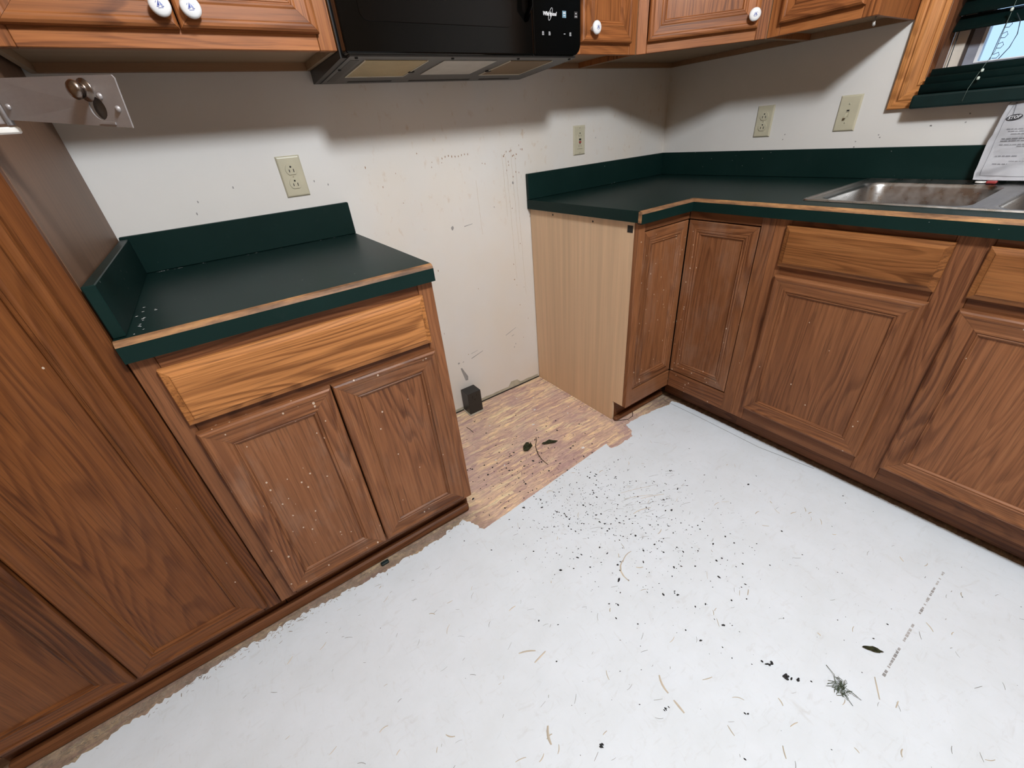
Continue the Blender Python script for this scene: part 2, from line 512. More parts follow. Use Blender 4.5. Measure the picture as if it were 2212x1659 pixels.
STRAW = plain('straw', (0.60, 0.53, 0.43), 0.8, mottle=0.2); FIBRE = plain('grey_fibre', (0.33, 0.325, 0.315), 0.8, mottle=0.3)
PALE = plain('pale_chip', (0.80, 0.78, 0.76), 0.7)
LEAF = plain('dried_leaf', (0.060, 0.062, 0.024), 0.7, mottle=0.5, mscale=120); STEM = plain('dry_stem', (0.10, 0.075, 0.04), 0.8)
TUFT = plain('green_tuft', (0.06, 0.085, 0.05), 0.7, mottle=0.3)
STAIN = plain('yellow_drip', (0.46, 0.33, 0.18), 0.5); SCUFF = plain('grey_scuff', (0.30, 0.285, 0.27), 0.6, mottle=0.2)
SCUFFB = plain('brown_spot', (0.30, 0.17, 0.085), 0.6); DRYW = plain('unpainted_edge', (0.42, 0.385, 0.29), 0.8, mottle=0.2)
GAPM = plain('dark_gap', (0.02, 0.016, 0.012), 0.9)

# ------------------------------------------------------------------ setting
S = 'structure'
floor = box('floor', (-3.6, -4.3, -0.05), (0.0, 0.0, 0.0), OSB); setp(floor, kind=S)
ceiling = box('ceiling', (-3.6, -4.3, 2.44), (0.0, 0.0, 2.5), CEIL); setp(ceiling, kind=S)
wall_back = box('wall_back', (-3.6, 0.0, 0.0), (0.12, 0.12, 2.44), WALL); setp(wall_back, kind=S)
wall_left = box('wall_left', (-3.72, -4.3, 0.0), (-3.6, 0.12, 2.44), FARW); setp(wall_left, kind=S)
wall_front = box('wall_front', (-3.6, -4.42, 0.0), (0.12, -4.3, 2.44), FARW); setp(wall_front, kind=S)
WY0, WY1, WZ0, WZ1 = -1.90, -1.008, 1.208, 2.06
bm = bmesh.new()
for lo, hi in (((0, WY1, 0), (0.12, 0, 2.44)), ((0, -4.3, 0), (0.12, WY0, 2.44)), ((0, WY0, 0), (0.12, WY1, WZ0)), ((0, WY0, WZ1), (0.12, WY1, 2.44))):
    add_box(bm, lo, hi)
wall_right = from_bm('wall_right', bm, WALL); setp(wall_right, kind=S)

# vinyl backing: what is left of the old sheet floor, ragged where it was torn off
def ragged(pts, amp):
    out = []
    n = len(pts)
    for i in range(n):
        (x0, y0, a) = pts[i]; (x1, y1, _) = pts[(i + 1) % n]
        L = math.hypot(x1 - x0, y1 - y0)
        if a <= 0: out.append((x0, y0)); continue
        k = max(1, int(L / 0.006))
        nx, ny = -(y1 - y0) / L, (x1 - x0) / L
        for j in range(k):
            t = j / k
            x, y = x0 + (x1 - x0) * t, y0 + (y1 - y0) * t
            e = noise.noise(Vector((x * 16, y * 16, 3))) * 1.0 + noise.noise(Vector((x * 60, y * 60, 1))) * 0.8 + random.uniform(-0.45, 0.45)
            if j == 0: e = 0
            out.append((x + nx * e * a, y + ny * e * a))
    return out
vp = [(-3.55, -0.66, .010), (-2.86, -0.640, .010), (-2.66, -0.622, .010), (-2.48, -0.606, .010), (-2.26, -0.606, .009), (-2.10, -0.625, .009),
      (-1.84, -0.627, .009), (-1.736, -0.606, .006), (-1.698, -0.691, .0012), (-1.047, -0.646, .003), (-1.054, -0.679, .003), (-1.009, -0.688, .005),
      (-0.924, -0.684, .006), (-0.900, -0.660, .006), (-0.885, -0.612, .004), (-0.849, -0.608, .005), (-0.757, -0.618, .005), (-0.686, -0.624, .004),
      (-0.614, -0.641, .004), (-0.581, -0.632, .003), (-0.570, -0.679, .003), (-0.563, -0.83, .003), (-0.560, -1.25, .003), (-0.560, -1.95, 0),
      (-0.05, -1.96, 0), (-0.05, -4.25, 0), (-3.55, -4.25, 0)]
vs_ = ragged(vp, 1)
vinyl = slab('vinyl_sheet', vs_, [], 0.0, 0.0014, VINYL, floor)
VZ = 0.0014
# slit line beside the sink run, and printed dashes on the backing
def strip(bm, pts, w, z, n=Vector((0, 0, 1))):
    pts = [Vector((p[0], p[1], z)) for p in pts]
    prev = None
    for i, p in enumerate(pts):
        t = (pts[min(i + 1, len(pts) - 1)] - pts[max(i - 1, 0)]).normalized()
        s = t.cross(n) * w / 2
        a, b = bm.verts.new(p + s), bm.verts.new(p - s)
        if prev: bm.faces.new((prev[0], a, b, prev[1]))
        prev = (a, b)
bm = bmesh.new(); strip(bm, [(-0.603, -0.595), (-0.601, -0.80), (-0.606, -1.06), (-0.575, -1.25)], 0.0016, VZ + 0.0003)
from_bm('cut_line', bm, GAPM, floor)
bm = bmesh.new()
x = -1.18
while x < -0.74:
    L = random.choice((0.004, 0.006, 0.009, 0.012))
    if random.random() < 0.80: strip(bm, [(x, -1.659), (x + L, -1.6592)], random.uniform(.0035, .006), VZ + 0.0003)
    x += L + random.choice((0.0015, 0.002, 0.003, 0.010))
setp(from_bm('printed_marks', bm, plain('faded_print', (0.40, 0.39, 0.39), 0.7, mottle=0.3), floor), kind='stuff')

# wall marks
def wpt(x, z): return Vector((x, -0.0006, z))
def wall_poly(bm, pts):
    bm.faces.new([bm.verts.new(wpt(*p)) for p in pts])
def wline(bm, pts, w):
    for (x0, z0), (x1, z1) in zip(pts[:-1], pts[1:]):
        d = Vector((x1 - x0, z1 - z0)); d.normalize(); nx, nz = -d.y * w / 2, d.x * w / 2
        wall_poly(bm, [(x0 + nx, z0 + nz), (x1 + nx * .6, z1 + nz * .6), (x1 - nx * .6, z1 - nz * .6), (x0 - nx, z0 - nz)])
def wblob(bm, x, z, rx, rz, n=7):
    wall_poly(bm, [(x + rx * math.cos(2 * math.pi * k / n) * random.uniform(.6, 1.2), z + rz * math.sin(2 * math.pi * k / n) * random.uniform(.6, 1.2)) for k in range(n)])
bm = bmesh.new()
for (x, z0, z1) in ((-1.030, 1.10, 0.86), (-1.012, 1.09, 0.60), (-0.985, 1.12, 0.72), (-0.966, 1.09, 0.50), (-1.165, 1.02, 0.83)):
    z = z0; p = [(x, z)]
    while z > z1: z -= .03; p.append((x + random.uniform(-.0015, .0015) + (z0 - z) * .02, z))
    wline(bm, p, 0.0016)
from_bm('drip_stain', bm, plain('faint_drip', (0.55, 0.47, 0.36), .5), wall_back)['kind'] = 'stuff'
bm = bmesh.new()
for _ in range(46):
    x = random.choice((random.uniform(-1.62, -.94), random.gauss(-.98, .03))); z = random.choice((random.gauss(1.09, .035), random.uniform(.12, 1.1)))
    wblob(bm, x, z, random.uniform(.0012, .0028), random.uniform(.0018, .0050))
for k in range(9): wblob(bm, -1.30 + k * .014, 1.113 + random.uniform(-.003, .003), .002, .004)
setp(from_bm('grease_spots', bm, SCUFFB, wall_back), kind='stuff')
bm = bmesh.new()
wblob(bm, -1.300, 0.862, .006, .009); wline(bm, [(-1.245, .858), (-1.205, .862)], .003); wline(bm, [(-1.302, .262), (-1.235, .280)], .004)
wline(bm, [(-1.30, .287), (-1.262, .293)], .002); wline(bm, [(-1.095, .315), (-1.03, .338)], .003); wline(bm, [(-1.06, .30), (-1.045, .303)], .003)
wline(bm, [(-1.345, .262), (-1.352, .258)], .004); wblob(bm, -.985, .99, .004, .007)
wall_poly(bm, [(-1.368, .232), (-1.360, .232), (-1.335, .176), (-1.338, .156), (-1.352, .158)]); wblob(bm, -1.372, .262, .006, .005)
for x, z in ((-2.10, 1.075), (-2.115, 1.045), (-2.0, 1.10), (-1.77, 1.09), (-1.73, 1.075), (-.50, 1.12), (-1.09, .91), (-1.04, .25), (-1.05, .235)): wblob(bm, x, z, .0022, .004)
setp(from_bm('scuff_marks', bm, SCUFF, wall_back), kind='stuff')
bm = bmesh.new()
p = [(-1.69, 0.004)]; q_ = []
xs = [-1.69 + i * .02 for i in range(40)]
tops = [0.020 + 0.004 * noise.noise(Vector((x * 30, 0, 0))) + (0.022 if -1.10 < x < -1.04 else 0) for x in xs]
for i in range(len(xs) - 1):
    wall_poly(bm, [(xs[i], .0), (xs[i + 1], .0), (xs[i + 1], tops[i + 1]), (xs[i], tops[i])])
from_bm('unpainted_edge', bm, DRYW, wall_back)
box('floor_gap', (-1.69, -0.004, 0.0), (-0.905, -0.0008, 0.005), GAPM, wall_back)
bm = bmesh.new()
for y, z in ((-.93, 1.06), (-1.06, 1.085), (-1.15, 1.095), (-.60, 1.065), (-.86, 1.03)):
    for k in range(2):
        c = Vector((-0.0006, y + random.uniform(-.01, .01), z + random.uniform(-.02, .02)))
        bm.faces.new([bm.verts.new(c + Vector((0, .0025 * math.cos(2 * math.pi * j / 6), .003 * math.sin(2 * math.pi * j / 6) * random.uniform(.5, 1.2)))) for j in range(6)])
setp(from_bm('scuff_marks', bm, SCUFF, wall_right), kind='stuff')

# ------------------------------------------------------------------ window (setting) and blind
window = empty('window_1', (0.0, -1.45, 1.6), kind=S)
def casing(F, u0, u1, v0, v1, prof, mats, parent, name='casing'):
    """mitred frame of four pieces OUTSIDE the opening u0..u1, v0..v1 ; profile (distance outward, n)"""
    out = []
    corners = [((u0, v0), (-1, -1)), ((u1, v0), (1, -1)), ((u1, v1), (1, 1)), ((u0, v1), (-1, 1))]
    for i in range(4):
        (A, sa), (B, sb) = corners[i], corners[(i + 1) % 4]
        bm = bmesh.new()
        ra = [bm.verts.new(F((A[0] + sa[0] * d, A[1] + sa[1] * d, n_))) for d, n_ in prof]
        rb = [bm.verts.new(F((B[0] + sb[0] * d, B[1] + sb[1] * d, n_))) for d, n_ in prof]
        for k in range(len(prof) - 1): bm.faces.new((ra[k], rb[k], rb[k + 1], ra[k + 1]))
        bm.faces.new(ra); bm.faces.new(list(reversed(rb))); bm.faces.new((ra[0], ra[-1], rb[-1], rb[0]))
        out.append(from_bm(name, bm, mats[i % 2], parent))
    return out
FW = Frame((0, 0, 0), (0, -1, 0), (-1, 0, 0))
cprof = [(0.0, 0.0005), (0.0, 0.011), (0.004, 0.014), (0.012, 0.015), (0.015, 0.0125), (0.020, 0.0135), (0.040, 0.020), (0.050, 0.021), (0.055, 0.017), (0.060, 0.0185), (0.074, 0.0185), (0.077, 0.016), (0.077, 0.0005)]
casing(FW, -WY1, -WY0, WZ0, WZ1, cprof, [CASE_H, CASE_V], window)
JW = oak('z', 'dark'); JH = oak('y', 'dark')
box('jamb', (0.0, WY1 - 0.014, WZ0), (0.075, WY1 - 0.0005, WZ1), JW, window)
box('jamb', (0.0, WY0 + 0.0005, WZ0), (0.075, WY0 + 0.014, WZ1), JW, window)
box('sill', (0.0, WY0 + 0.014, WZ0 + 0.0005), (0.075, WY1 - 0.014, WZ0 + 0.014), JH, window)
box('head_jamb', (0.0, WY0 + 0.014, WZ1 - 0.014), (0.075, WY1 - 0.014, WZ1 - 0.0005), JH, window)
yA = WY1 - 0.0145
def vframe(name, inset, w, x0, x1, mat, bi, bw):
    a, b, c, d = yA - inset, WY0 + 0.0145 + inset, WZ0 + 0.0145 + bi, WZ1 - 0.0145 - inset
    bm = bmesh.new()
    add_box(bm, (x0, a - w, c), (x1, a, d)); add_box(bm, (x0, b, c), (x1, b + w, d))
    add_box(bm, (x0, b + w, c), (x1, a - w, c + bw)); add_box(bm, (x0, b + w, d - w), (x1, a - w, d))
    return from_bm(name, bm, mat, window)
vframe('vinyl_frame', 0.0, 0.034, 0.074, 0.118, CREAM, 0, 0.01)
vframe('gasket', 0.034, 0.008, 0.082, 0.114, GASK, 0.01, 0.002)
vframe('sash', 0.042, 0.026, 0.088, 0.116, SASH, 0.012, 0.006)
vframe('sash_bead', 0.068, 0.008, 0.086, 0.116, SASHW, 0.018, 0.003)
gm = M('window_glass')
gm.b.inputs['Base Color'].default_value = (0.92, 0.97, 1, 1); gm.b.inputs['Roughness'].default_value = 0.02; gm.b.inputs['Transmission Weight'].default_value = 1.0; gm.b.inputs['IOR'].default_value = 1.02
box('pane', (0.100, WY0 + 0.09, WZ0 + 0.034), (0.103, yA - 0.076, WZ1 - 0.09), gm.m, window)

blind = empty('window_blind', (-0.02, -1.45, 1.13), 'dark green slatted blind hanging in the window, with a gap between its slats', 'blind')
def slat(x, z, tilt, w=0.050, name='slat', th=0.0028, y0=-1.030, y1=-1.880):
    bm = bmesh.new(); n = 6; up_, dn = [], []
    ca, sa = math.cos(tilt), math.sin(tilt)
    for i in range(n + 1):
        s = (i / n - 0.5) * w; h = 0.003 * (1 - (2 * i / n - 1) ** 2)
        for lst, hh in ((up_, h + th / 2), (dn, h - th / 2)):
            px, pz = s * ca - hh * sa, s * sa + hh * ca
            lst.append([bm.verts.new((x + px, y, z + pz)) for y in (y0, y1)])
    for i in range(n):
        bm.faces.new((up_[i][0], up_[i + 1][0], up_[i + 1][1], up_[i][1])); bm.faces.new((dn[i][0], dn[i][1], dn[i + 1][1], dn[i + 1][0]))
    for j in (0, 1):
        bm.faces.new([a[j] for a in up_] + [a[j] for a in reversed(dn)])
    for i in (0, n): bm.faces.new((up_[i][0], up_[i][1], dn[i][1], dn[i][0]))
    return from_bm(name, bm, BLIND, blind, True)
zz = 1.345
for k in range(17):
    slat(0.030, zz + k * 0.0405, math.radians(58 if k else 50)); 
for k, (x, z) in enumerate(((-0.042, 1.181), (-0.028, 1.201), (-0.014, 1.221))):
    slat(x, z, math.radians(96), 0.027, y0=-1.013 - 0.004 * k)
box('bottom_rail', (-0.064, -1.880, 1.129), (-0.030, -1.006, 1.168), BLIND, blind, 0.006, 2)
for yc in (-1.150, -1.70):
    tube('ladder_cord', [(0.002, yc, 1.99), (0.002, yc, 1.34), (-0.020, yc - .004, 1.26), (-0.046, yc + .006, 1.21), (-0.066, yc + .012, 1.172), (-0.067, yc + .014, 1.14)], 0.0008, CORD, blind, 6)
    for z, x in ((1.395, 0.0), (1.355, 0.0), (1.215, -0.046), (1.196, -0.056)):
        lathe('cord_bead', [(0, -.005), (.0035, -.003), (.0035, .003), (0, .005)], (x - .003, yc, z), (0, 0, 1), BEAD, blind, 10)
yc = -1.150
tube('side_cord', [(0.010, yc + .002, 1.345), (0.006, yc + .004, 1.29), (0.0, yc + .004, 1.24)], 0.0009, DARKC, blind, 6)
for k in range(4):
    z = 1.325 - k * .024
    tube('cord_loop', [(0.010, yc + .003, z), (0.010, yc - .007, z + .004), (0.010, yc - .011, z - .003), (0.010, yc - .007, z - .010), (0.010, yc + .003, z - .009)], 0.0009, DARKC, blind, 6)
tube('pull_cord', [(0.006, yc - .012, 1.345), (0.006, yc - .026, 1.325), (0.004, yc - .032, 1.295), (0.0, yc - .028, 1.265), (-.006, yc - .016, 1.240)], 0.0011, DARKC, blind, 6)
tube('lift_cord', [(0.060, -1.033, 1.40), (0.055, -1.036, 1.30), (0.045, -1.040, 1.22)], 0.0012, DARKC, blind, 6)

# ------------------------------------------------------------------ cabinet pieces
DPROF = [(0.0, 0.0), (0.0, 0.011), (0.002, 0.0155), (0.006, 0.0185), (0.011, 0.019), (0.015, 0.018), (0.018, 0.0162), (0.040, 0.0150),
         (0.0435, 0.0165), (0.047, 0.0165), (0.0485, 0.0140), (0.0500, 0.0140), (0.0515, 0.0155), (0.054, 0.0150), (0.057, 0.0105), (0.060, 0.0095)]

def door(F, u0, u1, v0, v1, parent, tone='base', specks=0.0, hax='x', n0=0.0005, depth=0.019, name='door', prof=DPROF, panel_in=0.058):
    """framed door: the door mesh is its recessed panel; stiles and rails (mitred) are its children"""
    sc = depth / 0.019
    mv, mh = oak('z', tone, specks), oak(hax, tone, specks)
    bm = bmesh.new()
    add_box(bm, (u0 + 0.02, v0 + 0.02, n0), (u1 - 0.02, v1 - 0.02, n0 + 0.0100 * sc), F)
    d = from_bm(name, bm, mv, parent)
    cs = [((u0, v0), (1, 1)), ((u1, v0), (-1, 1)), ((u1, v1), (-1, -1)), ((u0, v1), (1, -1))]
    for i in range(4):
        (A, sa), (B, sb) = cs[i], cs[(i + 1) % 4]
        bm = bmesh.new()
        g = 0.00025
        def P(c, s, dd, nn, e):
            u = c[0] + s[0] * dd; v = c[1] + s[1] * dd
            if i % 2 == 0: u += e * g
            else: v += e * g
            return F((u, v, n0 + nn * sc))
        e0 = 1 if i in (0, 1) else -1
        ra = [bm.verts.new(P(A, sa, dd, nn, e0)) for dd, nn in prof]
        rb = [bm.verts.new(P(B, sb, dd, nn, -e0)) for dd, nn in prof]
        for k in range(len(prof) - 1): bm.faces.new((ra[k], rb[k], rb[k + 1], ra[k + 1]))
        bm.faces.new(ra); bm.faces.new(list(reversed(rb))); bm.faces.new((ra[0], ra[-1], rb[-1], rb[0]))
        from_bm('rail' if i % 2 == 0 else 'stile', bm, mh if i % 2 == 0 else mv, d)
    return d

def drawer_front(F, u0, u1, v0, v1, parent, tone='base', hax='x', name='drawer_front', specks=0.0):
    bm = bmesh.new()
    rings = []
    for ins, n_ in ((0, 0.0005), (0, 0.010), (0.0015, 0.0118), (0.013, 0.0165), (0.0145, 0.0185), (0.0165, 0.019)):
        rings.append([bm.verts.new(F(p)) for p in ((u0 + ins, v0 + ins, n_), (u1 - ins, v0 + ins, n_), (u1 - ins, v1 - ins, n_), (u0 + ins, v1 - ins, n_))])
    for a, b in zip(rings[:-1], rings[1:]):
        for k in range(4): bm.faces.new((a[k], a[(k + 1) % 4], b[(k + 1) % 4], b[k]))
    bm.faces.new(rings[-1]); bm.faces.new(list(reversed(rings[0])))
    return from_bm(name, bm, oak(hax, tone, specks), parent)

def knob(F, u, v, n0, parent):
    O = F((u, v, n0)); ax = F.N
    k = lathe('knob', [(0.0065, 0.0), (0.0065, 0.008), (0.008, 0.012), (0.0155, 0.0155), (0.0182, 0.0195), (0.0178, 0.0235), (0.0145, 0.0268), (0.008, 0.0283), (0.0, 0.0287)], O, ax, PORC, parent, 32)
    # small blue painted motif on the face: a little boat with sails
    bm = bmesh.new()
    def T(a, b):
        r2 = a * a + b * b
        return F((u + a, v + b, n0 + 0.0290 - r2 * 10))
    for tri in (((-.0004, .0068), (-.0052, -.0030), (-.0008, -.0026)), ((.0004, .0052), (.0004, -.0022), (.0048, -.0024))):
        bm.faces.new([bm.verts.new(T(*p)) for p in tri])
    for (a0, b0, a1, b1, w) in ((-.0062, -.0042, .0058, -.0036, .0012), (-.0045, -.0062, .0040, -.0056, .0009), (.0030, .0050, .0065, .0020, .0008), (-.0062, .0015, -.0040, .0045, .0007)):
        dx, dy = a1 - a0, b1 - b0; L = math.hypot(dx, dy); ox, oy = -dy / L * w / 2, dx / L * w / 2
        bm.faces.new([bm.verts.new(T(*p)) for p in ((a0 + ox, b0 + oy), (a1 + ox, b1 + oy), (a1 - ox, b1 - oy), (a0 - ox, b0 - oy))])
    from_bm('painted_motif', bm, BLUE, k)
    return k

# ------------------------------------------------------------------ left base cabinet
ZT, ZC = 0.103, 0.8755
def base_carcass(t, F, w, depth, side_mat, toe_mat, shoe=True, toe_n=-0.066, left_side=True, right_side=True, toe_z0=0.001):
    fbox('side_panel', F, 0.0, 0.012, ZT, ZC, -depth, -0.0195, side_mat, t, 0)
    fbox('side_panel', F, w - 0.012, w, ZT, ZC, -depth, -0.0195, side_mat, t, 0)
    fbox('bottom_panel', F, 0.0125, w - 0.0125, ZT, ZT + 0.015, -depth, -0.0195, UNDER, t, 0)
    fbox('back_panel', F, 0.0125, w - 0.0125, ZT + 0.016, ZC, -depth, -depth + 0.006, UNDER, t, 0)
    fbox('toe_kick', F, 0.0, w, toe_z0, ZT - 0.0005, toe_n - 0.016, toe_n, toe_mat, t, 0)

lb = empty('base_cabinet', (-2.0, -0.30, 0.0), 'left oak base cabinet with one wide drawer over two doors, under the short green counter', 'cabinet')
FL = Frame((-2.3115, -0.616, 0), (1, 0, 0), (0, -1, 0)); WL = 0.6215
base_carcass(lb, FL, WL, 0.605, oak('z', 'dark'), oak('x', 'dark'), toe_n=-0.052)
shoe = fbox('shoe_moulding', FL, -0.606, WL - 0.004, 0.001, 0.036, -0.0515, -0.030, oak('x', 'dark'), None, 0.006)
setp(shoe, 'brown shoe moulding strip along the foot of the left base and pantry cabinets', 'moulding')
D1, D2 = 0.16, 0.09
fbox('face_stile', FL, 0.0, 0.040, ZT, ZC, -0.019, 0, oak('z', 'base'), lb)
fbox('face_stile', FL, WL - 0.040, WL, ZT, ZC, -0.019, 0, oak('z', 'base'), lb)
fbox('face_rail', FL, 0.0405, WL - 0.0405, ZT, ZT + 0.038, -0.019, -0.0003, oak('x', 'base'), lb)
fbox('face_rail', FL, 0.0405, WL - 0.0405, 0.680, 0.722, -0.019, -0.0003, oak('x', 'dark'), lb)
fbox('face_rail', FL, 0.0405, WL - 0.0405, 0.830, ZC, -0.019, -0.0003, oak('x', 'base'), lb)
dr = drawer_front(FL, 0.0335, 0.5865, 0.712, 0.842, lb, 'drawer', 'x', 'drawer')
door(FL, 0.0345, 0.3105, 0.128, 0.690, lb, 'base', D1)
door(FL, 0.3135, 0.5895, 0.128, 0.690, lb, 'base', D1 * 0.35)

# ------------------------------------------------------------------ tall pantry cabinet
pn = empty('pantry_cabinet', (-2.62, -0.30, 0.0), 'tall oak pantry cabinet with two long panelled doors left of the short counter', 'cabinet')
FP = Frame((-2.920, -0.616, 0), (1, 0, 0), (0, -1, 0)); WP = 0.606; ZP = 2.13
fbox('side_panel', FP, 0.0, 0.012, ZT, ZP, -0.606, -0.0195, SIDEL, pn, 0)
fbox('side_panel', FP, WP - 0.012, WP, ZT, ZP, -0.606, -0.0195, SIDEL, pn, 0)
fbox('bottom_panel', FP, 0.0125, WP - 0.0125, ZT, ZT + 0.015, -0.6, -0.0195, UNDER, pn, 0)
fbox('top_panel', FP, 0.0125, WP - 0.0125, ZP - 0.015, ZP, -0.6, -0.0195, UNDER, pn, 0)
fbox('back_panel', FP, 0.0125, WP - 0.0125, ZT + 0.016, ZP - 0.016, -0.606, -0.600, UNDER, pn, 0)
fbox('toe_kick', FP, 0.0, WP, 0.001, ZT - 0.0005, -0.068, -0.052, oak('x', 'dark'), pn, 0)
fbox('face_stile', FP, 0.0, 0.040, ZT, ZP, -0.019, 0, oak('z', 'pantry'), pn)
fbox('face_stile', FP, WP - 0.040, WP - 0.0003, ZT, ZP, -0.019, 0, oak('z', 'pantry'), pn)
for v0, v1 in ((ZT, ZT + 0.038), (1.318, 1.356), (ZP - 0.045, ZP)):
    fbox('face_rail', FP, 0.0405, WP - 0.0405, v0, v1, -0.019, -0.0003, oak('x', 'pantry'), pn)
PPROF = [(d * 1.0 if d < 0.02 else d, n_) for d, n_ in DPROF]
for v0, v1 in ((0.128, 1.325), (1.348, 2.10)):
    door(FP, 0.006, 0.290, v0, v1, pn, 'pantry', 0.012)
    door(FP, 0.293, 0.578, v0, v1, pn, 'pantry', 0.012)

# ------------------------------------------------------------------ corner base cabinet with folding door
cb = empty('corner_base_cabinet', (-0.45, -0.45, 0.0), 'L-shaped corner base cabinet with pale veneer side and hinged folding door in the inner corner', 'cabinet')
XS = -0.903; FX = -0.616; YE = -0.9255
bm = bmesh.new()
prof = [(-0.003, 0.001), (-0.541, 0.001), (-0.541, 0.103), (-0.5965, 0.103), (-0.5965, ZC), (-0.003, ZC)]
A = [bm.verts.new((XS, y, z)) for y, z in prof]; B = [bm.verts.new((XS + 0.012, y, z)) for y, z in prof]
bm.faces.new(A); bm.faces.new(list(reversed(B)))
for i in range(6): bm.faces.new((A[i], A[(i + 1) % 6], B[(i + 1) % 6], B[i]))
sp = from_bm('side_panel', bm, MAPLE, cb); sp['label'] = 'pale maple veneer side panel'
FA = Frame((XS, FX, 0), (1, 0, 0), (0, -1, 0)); WA = FX - XS            # short leg, faces -y
FB = Frame((FX, FX, 0), (0, -1, 0), (-1, 0, 0)); WB = FX - YE            # long leg, faces -x
kz, kx, ky = oak('z', 'base', .05), oak('x', 'base', .05), oak('y', 'base', .05)
fbox('face_stile', FA, -0.001, 0.033, ZT, ZC, -0.019, 0, kz, cb)
fbox('face_stile', FB, WB - 0.043, WB, ZT, ZC, -0.019, 0, kz, cb)
fbox('face_rail', FA, 0.0335, WA - 0.0005, ZT, 0.181, -0.019, -0.0003, kx, cb)
fbox('face_rail', FB, 0.0, WB - 0.0435, ZT, 0.181, -0.019, -0.0003, ky, cb)
fbox('face_rail', FA, 0.0335, WA - 0.0005, 0.841, ZC, -0.019, -0.0003, oak('x', 'dark'), cb)
fbox('face_rail', FB, 0.0, WB - 0.0435, 0.841, ZC, -0.019, -0.0003, oak('y', 'dark'), cb)
SPROF = [(0.0, 0.0), (0.0, 0.016), (0.003, 0.019), (0.030, 0.0185), (0.034, 0.0165), (0.037, 0.0175), (0.041, 0.0175), (0.043, 0.0145), (0.045, 0.0145), (0.047, 0.0155), (0.049, 0.015), (0.052, 0.0105), (0.055, 0.0095)]
door(FA, 0.036, WA + 0.0015, 0.184, 0.837, cb, 'base', 0.20, 'x', n0=-0.0215, prof=SPROF)
door(FB, -0.0020, WB - 0.047, 0.184, 0.837, cb, 'base', 0.20, 'y', n0=-0.0215, prof=SPROF)
fbox('back_panel', FA, 0.0125, 0.88, ZT, ZC, -0.610, -0.604, UNDER, cb, 0)
box('bottom_panel', (XS + 0.0125, -0.590, ZT), (-0.03, -0.012, ZT + 0.012), UNDER, cb)
box('end_panel', (-0.59, YE + 0.001, ZT), (-0.03, YE + 0.012, ZC), UNDER, cb)
fbox('toe_kick', FA, 0.013, WA + 0.06, 0.001, ZT - 0.0005, -0.085, -0.070, oak('x', 'dark'), cb, 0)
fbox('toe_kick', FB, -0.055, WB, 0.013, ZT - 0.0005, -0.085, -0.069, oak('y', 'dark'), cb, 0)
fbox('shoe_moulding', FA, 0.0, WA + 0.048, 0.001, 0.022, -0.0695, -0.046, oak('x', 'dark'), cb, 0.007)
for y, z in ((-0.16, 0.862), (-0.395, 0.858)):
    lathe('screw_hole', [(0.0, 0.0003), (0.0035, 0.0003), (0.004, 0.0)], (XS - 0.0001, y, z), (-1, 0, 0), SLOT, cb, 10)
box('chipped_notch', (XS - 0.0008, -0.590, 0.838), (XS + 0.004, -0.566, 0.862), SLOT, cb)

# ------------------------------------------------------------------ sink base cabinet
sb = empty('sink_base_cabinet', (-0.35, -1.38, 0.0), 'oak sink base cabinet on the right with two false drawer fronts over two doors', 'cabinet')
FS = Frame((FX, YE - 0.0005, 0), (0, -1, 0), (-1, 0, 0)); WS = 0.914
base_carcass(sb, FS, WS, 0.605, UNDER, oak('y', 'dark'), toe_n=-0.069, toe_z0=0.013)
for a, b in ((0.0, 0.046), (0.425, 0.493), (WS - 0.046, WS)):
    fbox('face_stile', FS, a, b, ZT, ZC, -0.019, 0, oak('z', 'base'), sb)
for a, b in ((0.0465, 0.4245), (0.4935, WS - 0.0465)):
    fbox('face_rail', FS, a, b, ZT, 0.172, -0.019, -0.0003, oak('y', 'dark'), sb)
    fbox('face_rail', FS, a, b, 0.685, 0.740, -0.019, -0.0003, oak('y', 'dark'), sb)
    fbox('face_rail', FS, a, b, 0.838, ZC, -0.019, -0.0003, oak('y', 'dark'), sb)
for a, b in ((0.0385, 0.430), (0.490, 0.8795)):
    drawer_front(FS, a, b, 0.727, 0.853, sb, 'warm', 'y', 'false_drawer_front')
    door(FS, a + 0.001, b, 0.1615, 0.698, sb, 'base', 0.015, 'y')
# drawer base beyond the frame, so that the run goes on
nb = empty('end_base_cabinet', (-0.35, -2.10, 0.0), 'oak base cabinet at the right end of the sink run, outside the frame', 'cabinet')
FN = Frame((FX, -1.8410, 0), (0, -1, 0), (-1, 0, 0))
base_carcass(nb, FN, 0.50, 0.605, UNDER, oak('y', 'dark'), toe_n=-0.069, toe_z0=0.013)
fbox('face_stile', FN, 0, 0.04, ZT, ZC, -0.019, 0, oak('z', 'base'), nb); fbox('face_stile', FN, 0.46, 0.50, ZT, ZC, -0.019, 0, oak('z', 'base'), nb)
fbox('face_rail', FN, 0.0405, 0.4595, ZT, 0.172, -0.019, -0.0003, oak('y', 'base'), nb); fbox('face_rail', FN, 0.0405, 0.4595, 0.838, ZC, -0.019, -0.0003, oak('y', 'base'), nb)
fbox('face_rail', FN, 0.0405, 0.4595, 0.685, 0.740, -0.019, -0.0003, oak('y', 'dark'), nb)
door(FN, 0.03, 0.47, 0.1615, 0.698, nb, 'base', 0.0, 'y'); drawer_front(FN, 0.03, 0.47, 0.727, 0.853, nb, 'warm', 'y', 'drawer')

